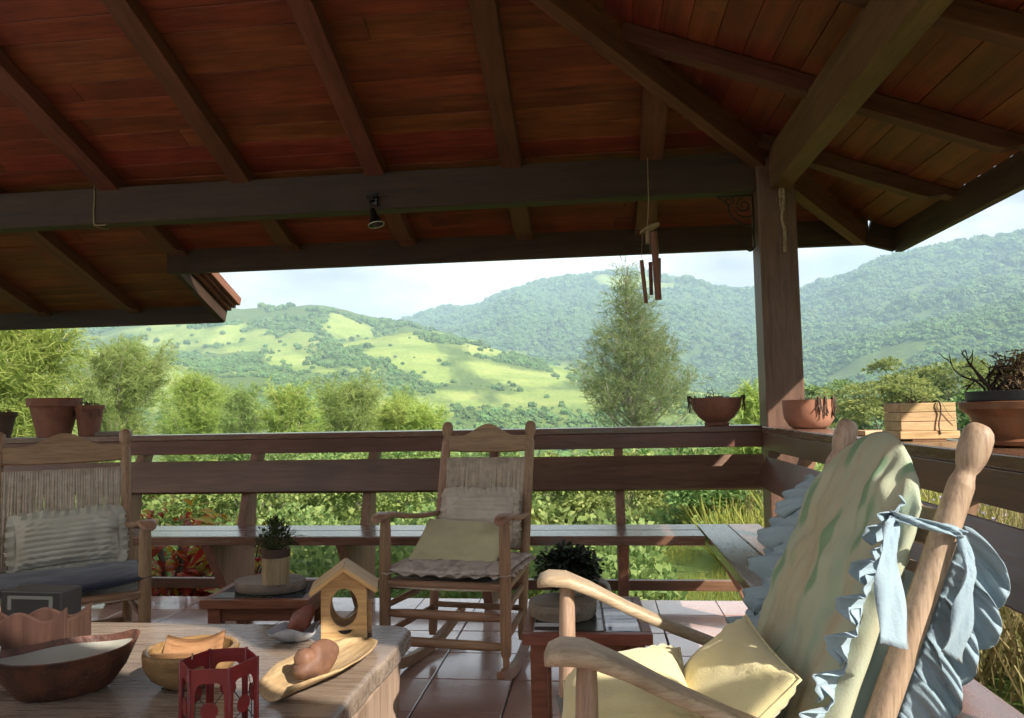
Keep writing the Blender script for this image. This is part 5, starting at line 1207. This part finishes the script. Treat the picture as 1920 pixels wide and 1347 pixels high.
# ================================================================ vegetation beyond the railing
def unit(a): return a / (np.linalg.norm(a, axis=-1, keepdims=True) + 1e-9)
def blades(P, D, ln, wd, r_, bend=.25):
    """thin bent blades: P base (n,3), D direction (n,3) -> quads"""
    n = len(P); S = unit(np.cross(D, r_.normal(0, 1, (n, 3)))); ln = ln[:, None]; wd = wd[:, None]
    T = P + D * ln + np.stack([np.zeros(n), np.zeros(n), -bend * ln[:, 0]], -1)
    V = np.stack([P - S * wd * .5, P + S * wd * .5, T + S * wd * .22, T - S * wd * .22], 1).reshape(-1, 3)
    return V, (np.arange(n)[:, None] * 4 + np.array([[0, 1, 2, 3]])).reshape(-1, 4)
def leaves(P, D, sz, r_, asp=.55, droop=.2):
    n = len(P); S = unit(np.cross(D, np.array([0, 0, 1.0]) + r_.normal(0, .6, (n, 3)))); sz = sz[:, None]
    M_ = P + D * sz * .5; T = P + D * sz; T[:, 2] -= droop * sz[:, 0]
    V = np.stack([P, M_ + S * sz * asp * .5, T, M_ - S * sz * asp * .5], 1).reshape(-1, 3)
    return V, (np.arange(n)[:, None] * 4 + np.array([[0, 1, 2, 3]])).reshape(-1, 4)
BARK = plain("pale_bark", (.36, .31, .25), (.22, .185, .145), scale=9, rough=.9, bump=.5, bscale=25)
BARKD = plain("grey_bark", (.20, .165, .13), (.12, .10, .08), scale=9, rough=.9, bump=.5, bscale=25)
FOL_PINE = foliage("pine_foliage", [(.105, .155, .060), (.195, .25, .095), (.33, .37, .16)], trans=.48, nscale=.6)
FOL_LIGHT = foliage("feathery_foliage", [(.180, .282, .067), (.349, .485, .113), (.610, .620, .193)], trans=.5, nscale=.7)
FOL_LIGHT2 = foliage("yellowish_foliage", [(.16, .235, .065), (.28, .37, .11), (.42, .46, .17)], trans=.5, nscale=.7)
FOL_BUSH = foliage("bush_foliage", [(.081, .154, .049), (.194, .300, .090), (.374, .471, .162)], trans=.42, nscale=1.3)
FOL_BUSHY = foliage("yellow_bush_foliage", [(.129, .186, .052), (.270, .335, .097), (.438, .476, .168)], trans=.45, nscale=1.3)
FOL_DARK = foliage("dark_bush_foliage", [(.055, .120, .036), (.126, .239, .059), (.278, .403, .100)], trans=.28, nscale=1.1)
FOL_OLIVE = foliage("olive_crown_foliage", [(.111, .151, .040), (.222, .272, .073), (.363, .384, .121)], trans=.5, nscale=.5)
def feather_tree(name, label, loc, h, wfn, n_br, n_need, nl, nw, mat, bark, seed, cat="tree", group=None, lean=0.0, up=.55, trunk_r=.10, cb=.08, skew=0.0, spread=1.12, jit=1.0, bk=.26):
    """tall soft tree: trunk, ascending branches, fine drooping needles. wfn(t) = crown radius at height fraction t"""
    r_ = np.random.default_rng(seed); t = empty(name, loc, r_.uniform(0, 6.28) * 0, label, cat, group)
    tr = MB(); pts = [(lean * h * (i / 8) ** 1.5 + .015 * h * math.sin(i * 1.7 + seed), .012 * h * math.sin(i * 2.3 + seed), h * .97 * i / 8) for i in range(9)]
    tr.tube(pts, [trunk_r * (1 - .93 * i / 8) + .004 for i in range(9)], 7)
    tr.build("trunk", bark, t, smooth=True)
    br = MB(); BP = []; BD = []; BW = []
    for k in range(n_br):
        f = cb + (1 - cb) * (k + r_.uniform(0, 1)) / n_br * .97; a = k * 2.4 + r_.uniform(-.5, .5); R_ = wfn(f) * r_.uniform(.75, 1.12)
        x0 = np.interp(f * h, [p[2] for p in pts], [p[0] for p in pts]); y0 = np.interp(f * h, [p[2] for p in pts], [p[1] for p in pts])
        d = np.array([math.cos(a), math.sin(a), up * r_.uniform(.7, 1.3)]); p = np.array([x0, y0, f * h * .97]); L_ = R_ * spread; seg = [p.copy()]
        for j in range(5):
            d = unit(d + np.array([r_.normal(0, .12) + skew * .05, r_.normal(0, .12), .10])); p = p + d * L_ / 5; seg.append(p.copy())
        br.tube(seg, [trunk_r * bk * (1 - f * .75) * (1 - .85 * j / 5) + .003 for j in range(6)], 5)
        seg = np.array(seg)
        for j in range(5):
            BP.append(np.stack([seg[j], seg[j + 1]])); BD.append(unit(seg[j + 1] - seg[j])); BW.append(L_ * (.35 + j))
    br.build("branches", bark, t, smooth=True)
    BP = np.array(BP); BD = np.array(BD); BW = np.array(BW); BW /= BW.sum()
    # twiglets in tufts, needles on the tufts
    nt_ = max(1, n_need // 14); ix = r_.choice(len(BP), nt_, p=BW); u = r_.random((nt_, 1))
    C_ = BP[ix, 0] * (1 - u) + BP[ix, 1] * u + r_.normal(0, (.06 * h / 10 + .05) * jit, (nt_, 3)); TD = unit(BD[ix] * .7 + r_.normal(0, .55, (nt_, 3)) + np.array([0, 0, .25]))
    jx = np.repeat(np.arange(nt_), 14); n = len(jx)
    P_ = C_[jx] + TD[jx] * r_.uniform(0, nl * 1.3, (n, 1)); D_ = unit(TD[jx] + r_.normal(0, .55, (n, 3)))
    V, F = blades(P_, D_, nl * r_.uniform(.6, 1.3, n), nw * r_.uniform(.7, 1.3, n), r_, .30)
    me = fast_mesh("crown", V, F, 4); link("crown", me, mat, t); return t
def leaf_tree(name, label, loc, R3, z0, n_cl, per, sz, mat, bark, seed, cat="tree", group=None, trunk=True, flat=.75, hollow=.45):
    """broad-leaved crown of leaf clumps spread through an ellipsoid R3 (rx, ry, rz) whose centre is z0 above loc"""
    r_ = np.random.default_rng(seed); t = empty(name, loc, 0, label, cat, group)
    u = unit(r_.normal(0, 1, (n_cl, 3))); q = r_.uniform(hollow, 1, (n_cl, 1)) ** .6
    u[:, 2] = np.where(u[:, 2] < -.55, -u[:, 2] * .4, u[:, 2])
    C_ = u * q * np.array(R3) * (1 + .22 * np.sin(u[:, :1] * 5 + seed) * np.cos(u[:, 1:2] * 4 + seed)); cr_ = np.array(R3).min() * r_.uniform(.20, .42, n_cl)
    jx = np.repeat(np.arange(n_cl), per); n = len(jx); w_ = unit(r_.normal(0, 1, (n, 3))); w_[:, 2] = np.abs(w_[:, 2]) * .8 - .15
    P_ = C_[jx] + w_ * (cr_[jx] * r_.uniform(.35, 1.1, n))[:, None] * np.array([1, 1, flat]); P_[:, 2] += z0
    D_ = unit(w_ + r_.normal(0, .5, (n, 3)) + u[jx] * .4)
    V, F = leaves(P_, D_, sz * r_.uniform(.55, 1.3, n), r_)
    br = MB(); k = min(14, n_cl)
    if trunk:
        br.tube([(0, 0, -.3), (.02 * z0, 0, z0 * .45), (0, .03 * z0, z0 * .95)], [.055 * z0 + .02, .04 * z0 + .015, .012 * z0 + .008], 7)
        br.build("trunk", bark, t, smooth=True); br = MB()
    for i in range(k):
        c = C_[i]; b0 = np.array([0, 0, z0 * .35 if trunk else -.1]); m_ = (b0 + c + np.array([0, 0, z0])) * .5 + np.array([0, 0, -.05 * z0]); br.tube([b0, m_, c + np.array([0, 0, z0])], [.018 * z0 + .008, .011 * z0 + .005, .003], 5)
    br.build("branches", bark, t, smooth=True)
    link("foliage" if not trunk else "crown", fast_mesh("crown", V, F, 4), mat, t); return t
def hz_(x, y): return float(height(np.array([float(x)]), np.array([float(y)]))[0])
# --- the tall soft pine right of centre
X, Y = 1.35, 29.8; Z = hz_(X, Y)
def w1(f): return 3.4 * (1 - f) ** 1.22 * min(1, .62 + f * 2.0) * (1.0 + .14 * math.sin(f * 17)) + .07
feather_tree("pine_tree", "tall soft pine with pale trunk beyond the railing right of centre", (X, Y, Z), 6.95 - Z, w1, 100, 38000, .26, .016, FOL_PINE, BARK, 5, spread=1.30, jit=2.3, bk=.42, up=.60, trunk_r=.13, cb=.16, lean=.0, skew=.6)
# --- soft trees at left
LT = [  # x, y, top z, crown radius, material, label
    (-7.6, 9.2, 2.55, 1.25, FOL_LIGHT, "loose feathery tree at the far left edge behind the pots"),
    (-9.9, 14.6, 2.75, 1.7, FOL_LIGHT2, "yellow-green feathery tree above the dark left pot"),
    (-10.2, 18.0, 2.65, 1.5, FOL_LIGHT, "bright green feathery tree right behind the large terracotta pot"),
    (-11.2, 22.5, 2.1, 1.6, FOL_LIGHT2, "pale feathery tree just right of the stained pot"),
    (-8.6, 20.3, 2.05, 1.35, FOL_LIGHT, "feathery tree above the railing right of the left chair"),
    (-9.8, 27.5, 2.0, 1.7, FOL_LIGHT, "dense feathery tree below the big left pasture"),
    (-7.5, 21.8, 2.35, 1.75, FOL_LIGHT2, "round-topped feathery tree above the left side table"),
    (-6.2, 23.0, 1.45, 1.3, FOL_LIGHT, "low feathery tree left of the middle chair back"),
    (-12.6, 24.0, 2.3, 1.7, FOL_LIGHT2, "pale feathery tree behind the gap between the two left pots"),
    (-8.0, 24.5, 1.9, 1.5, FOL_LIGHT, "green feathery tree in the band between the left chair and the side table"),
    (-6.9, 26.0, 1.9, 1.5, FOL_LIGHT2, "pale feathery tree at the right end of the left tree band"),
    (-5.0, 22.0, 0.95, 1.0, FOL_LIGHT, "shortest feathery tree just left of the middle chair"),
]
for i, (x, y, zt, rr_, m_, lb) in enumerate(LT):
    z = hz_(x, y); zt = 1.1 + (zt - 1.1) * (.84 if i < 2 else .52); h = zt - z
    feather_tree("feathery_tree", lb, (x, y, z), h, lambda f, a=rr_, s=i: a * (1 - f ** 2.2) ** .8 * min(1, .5 + f * 1.6) * (1 + .15 * math.sin(f * 13 + s)) + .06, 44, 34000 if i < 3 else 16000, .15 if i < 3 else .19, .0095 if i < 3 else .015, m_, BARK, 20 + i, jit=1.5, group="soft trees beyond the left railing", up=1.5, trunk_r=.06, cb=.10, lean=random.uniform(-.05, .05))
X, Y = 1.75, 9.2; Z = hz_(X, Y)   # young pine by the post
feather_tree("young_pine", "young green pine just left of the corner post below the bowl", (2.55, 12.6, hz_(2.55, 12.6)), 1.35 - hz_(2.55, 12.6), lambda f: .75 * (1 - f) ** .9 + .03, 34, 12000, .16, .016, FOL_LIGHT, BARK, 61, up=.9, trunk_r=.035)
# --- broad crowns at right
RT = [ # x, y, centre z, rx, rz, mat, label
    (23.0, 53.0, 1.0, 4.8, 3.1, FOL_OLIVE, "broad olive-green tree behind the slatted crate"),
    (15.2, 42.0, .2, 3.0, 2.3, FOL_OLIVE, "smaller olive tree between the pale pot and the crate"),
    (12.9, 20.5, .95, 1.9, 1.75, FOL_BUSHY, "bright green rounded tree behind the dead shrub at right"),
    (14.2, 27.0, .15, 1.9, 1.6, FOL_BUSH, "green tree right of the slatted crate"),
    (17.5, 60.0, .1, 3.4, 2.6, FOL_BUSH, "far green tree just right of the pale pot"),
    (5.15, 12.9, .45, .42, .40, FOL_BUSHY, "small bright round shrub beside the pale pot"),
]
for i, (x, y, zc_, rx, rz_, m_, lb) in enumerate(RT):
    z = hz_(x, y); leaf_tree("leafy_tree", lb, (x, y, z), (rx, rx, rz_), zc_ - z, 70 if rx > 1 else 26, 170 if rx > 1 else 120, .14 + .032 * rx if rx > 1 else .07, m_, BARKD, 80 + i, group="trees beyond the right railing")
# --- shrubs seen through the railing
BU = [ # x, y, radius, height of centre above ground, mat, label
    (-7.4, 11.0, 1.3, .95, FOL_LIGHT2, "pale shrub behind the left chair back"),
    (-6.2, 12.5, 1.5, 1.0, FOL_BUSH, "green shrub behind the red-leaved plants"),
    (-4.9, 10.2, 1.15, .8, FOL_BUSHY, "yellow-green shrub seen over the left side table"),
    (-4.1, 13.2, 1.5, 1.1, FOL_BUSH, "dense green shrub left of the second bench support"),
    (-3.2, 10.8, 1.1, .7, FOL_BUSHY, "bright shrub between the side table plant and the middle chair"),
    (-2.5, 14.5, 1.7, 1.15, FOL_BUSH, "wide green shrub just left of the middle chair"),
    (-1.5, 12.0, 1.3, .85, FOL_BUSH, "green shrub directly behind the middle chair"),
    (-.35, 15.5, 1.9, 1.2, FOL_BUSHY, "large yellow-green shrub right of the middle chair"),
    (.35, 11.4, 1.1, .7, FOL_BUSHY, "bright leafy shrub above the dark jug plant"),
    (1.35, 16.8, 1.8, 1.25, FOL_DARK, "dark shrub below the tall pine"),
    (1.30, 9.6, .75, .42, FOL_BUSH, "low green shrub right of the jug plant through the lower railing"),
    (2.7, 14.2, 1.3, .85, FOL_BUSH, "green shrub right of the tall pine foot"),
    (3.4, 19.0, 1.9, 1.3, FOL_DARK, "dark shrub just left of the corner post"),
    (3.1, 11.2, .7, .42, FOL_BUSHY, "small bright shrub at the foot of the corner post"),
    (6.5, 15.5, 1.5, .9, FOL_BUSH, "green shrub behind the pale pot on the right rail"),
    (9.0, 13.0, 1.3, .8, FOL_BUSHY, "yellow-green shrub behind the slatted crate"),
]
for i, (x, y, rr_, hc, m_, lb) in enumerate(BU):
    z = hz_(x, y); top = 1.1 - .045 * y + .18 * math.sin(i * 2.3); rz_ = min(rr_ * .8, max(.35, (top - z) * .58))
    leaf_tree("shrub", lb, (x, y, z), (rr_, rr_ * .9, rz_), top - rz_ * 1.15 - z, 46, 150, .050 + .020 * rr_, m_, BARKD, 120 + i, cat="shrub", group="shrubs below the veranda", trunk=False)
# --- undergrowth (uncountable)
def undergrowth(name, label, cat, n, area, sz, mat, seed, hmax, clump=1.2, blade=False, keep=None):
    r_ = np.random.default_rng(seed); x = r_.uniform(area[0], area[1], n); y = r_.uniform(area[2], area[3], n)
    c = fbm(x, y, clump, 3, seed) + .5; k = c > .38
    if keep is not None: k &= keep(x, y)
    x, y, c = x[k], y[k], c[k]; z = height(x, y); n = len(x)
    P_ = np.stack([x, y, z + (r_.random(n) * hmax * np.clip((c - .3) * 2.2, .1, 1.2) if not blade else np.zeros(n) - .02)], -1)
    D_ = unit(np.stack([r_.normal(0, .5, n), r_.normal(0, .5, n), np.full(n, .7 if not blade else 1.6)], -1))
    if blade: V, F = blades(P_, D_, sz * r_.uniform(.5, 1.3, n) * np.clip(c + .35, .5, 1.3), np.full(n, sz * .022), r_, .18)
    else: V, F = leaves(P_, D_, sz * r_.uniform(.6, 1.4, n), r_)
    o = link(name, fast_mesh(name, V, F, 4), mat); tag(o, label, cat, kind='stuff'); return o
undergrowth("undergrowth", "low leafy undergrowth below the veranda", "undergrowth", 90000, (-20, 16, 9.5, 34), .13, FOL_BUSHY, 301, .75, 2.2)
undergrowth("undergrowth", "pale weedy undergrowth on the slope", "undergrowth", 40000, (-30, 30, 20, 75), .26, FOL_LIGHT2, 305, .8, 5.0)
undergrowth("undergrowth", "bright low plants just outside the floor edge", "undergrowth", 30000, (-8, .6, 5.6, 9.4), .085, FOL_BUSH, 307, .42, .9)
GRASSY = foliage("yellow_grass", [(.16, .17, .03), (.27, .27, .05), (.40, .36, .10)], trans=.35, nscale=.5)
GRASSD = foliage("dry_grass", [(.19, .16, .06), (.32, .27, .12), (.24, .27, .08)], trans=.35, nscale=.8)
undergrowth("grass", "short yellow-green grass below the veranda floor", "grass", 120000, (-6, 5, 4.6, 13), .16, GRASSY, 311, .2, 1.5, blade=True)
undergrowth("tall_grass", "tall dry grass on the right below the bench", "grass", 26000, (1.5, 8, 1.2, 9.5), .85, GRASSD, 315, .5, 1.0, blade=True)
undergrowth("tall_grass", "clump of tall yellow grass near the corner post", "grass", 9000, (1.2, 3.4, 7.2, 10.0), .75, GRASSY, 317, .5, .8, blade=True)
r_ = np.random.default_rng(5); n = 260; x = r_.uniform(2.2, 5.5, n); y = r_.uniform(3.2, 7.5, n); P_ = np.stack([x, y, height(x, y) + r_.uniform(.45, .85, n)], -1)
jx = np.repeat(np.arange(n), 9); D_ = unit(r_.normal(0, 1, (len(jx), 3))); V, F = leaves(P_[jx], D_, r_.uniform(.014, .028, len(jx)), r_)
tag(link("flowers", fast_mesh("flowers", V, F, 4), plain("lilac_petal", (.48, .42, .58), (.38, .32, .5), rough=.8, bump=0, trans=.3)), "tiny lilac flowers in the tall grass at right", "flowers", kind='stuff')
# --- red-leaved croton plants behind the bench
RED_L = foliage("croton_red", [(.22, .015, .015), (.46, .035, .022), (.60, .14, .035)], trans=.3, nscale=5); YEL_L = foliage("croton_yellow", [(.50, .16, .03), (.62, .48, .06), (.55, .62, .12)], trans=.35, nscale=6)
def croton(label, loc, rad, h, n_red, n_yel, seed):
    t = empty("croton_plant", loc, 0, label, "plant", "red-leaved plants behind the bench"); r_ = np.random.default_rng(seed)
    mb = MB()
    for i in range(9):
        a = r_.uniform(0, 6.28); q = r_.uniform(.2, .8) * rad; mb.tube([(0, 0, 0), (q * .5 * math.cos(a), q * .5 * math.sin(a), h * .5), (q * math.cos(a), q * math.sin(a), h * r_.uniform(.75, .95))], [.014, .010, .005], 6)
    mb.build("stems", BARKD, t, smooth=True)
    for nm, n, m_, z0, z1 in (("red_leaves", n_red, RED_L, .15, .95), ("yellow_leaves", n_yel, YEL_L, .62, 1.08)):
        a = r_.uniform(0, 6.28, n); q = rad * r_.uniform(.15, 1, n) ** .6; z = h * r_.uniform(z0, z1, n)
        P_ = np.stack([q * np.cos(a) * .7, q * np.sin(a) * .7, z], -1); D_ = unit(np.stack([np.cos(a), np.sin(a), r_.uniform(-.1, 1.1, n)], -1) + r_.normal(0, .25, (n, 3)))
        ln = r_.uniform(.12, .22, n); S = unit(np.cross(D_, np.array([0, 0, 1.0]) + r_.normal(0, .3, (n, 3)))); ww = ln[:, None] * r_.uniform(.22, .34, (n, 1))
        st = []
        for f, wf_ in ((0, .08), (.3, .8), (.6, 1.0), (.85, .55), (1.0, .03)):
            c = P_ + D_ * ln[:, None] * f; c[:, 2] -= ln * .45 * f * f; nn = np.cross(S, D_); st += [c - S * ww * wf_ * .5 + nn * ww * .12 * wf_, c, c + S * ww * wf_ * .5 + nn * ww * .12 * wf_]
        V = np.stack(st, 1).reshape(-1, 3); F = []
        for k in range(4):
            for e in range(2): F.append([3 * k + e, 3 * k + e + 1, 3 * k + e + 4, 3 * k + e + 3])
        F = (np.arange(n)[:, None, None] * 15 + np.array(F)[None]).reshape(-1, 4); me = fast_mesh(nm, V, F, 4); link(nm, me, m_, t, smooth=True)
croton("tall red croton with yellow-green top leaves behind the bench beside the left chair", (-3.12, 5.25, -.45), .36, .88, 260, 46, 3)
croton("orange and yellow croton behind the bench left of the potted plant", (-2.52, 5.15, -.45), .32, .74, 150, 110, 4)
croton("low red croton between the left chair and the bench support", (-2.95, 4.95, -.45), .32, .55, 190, 22, 6)
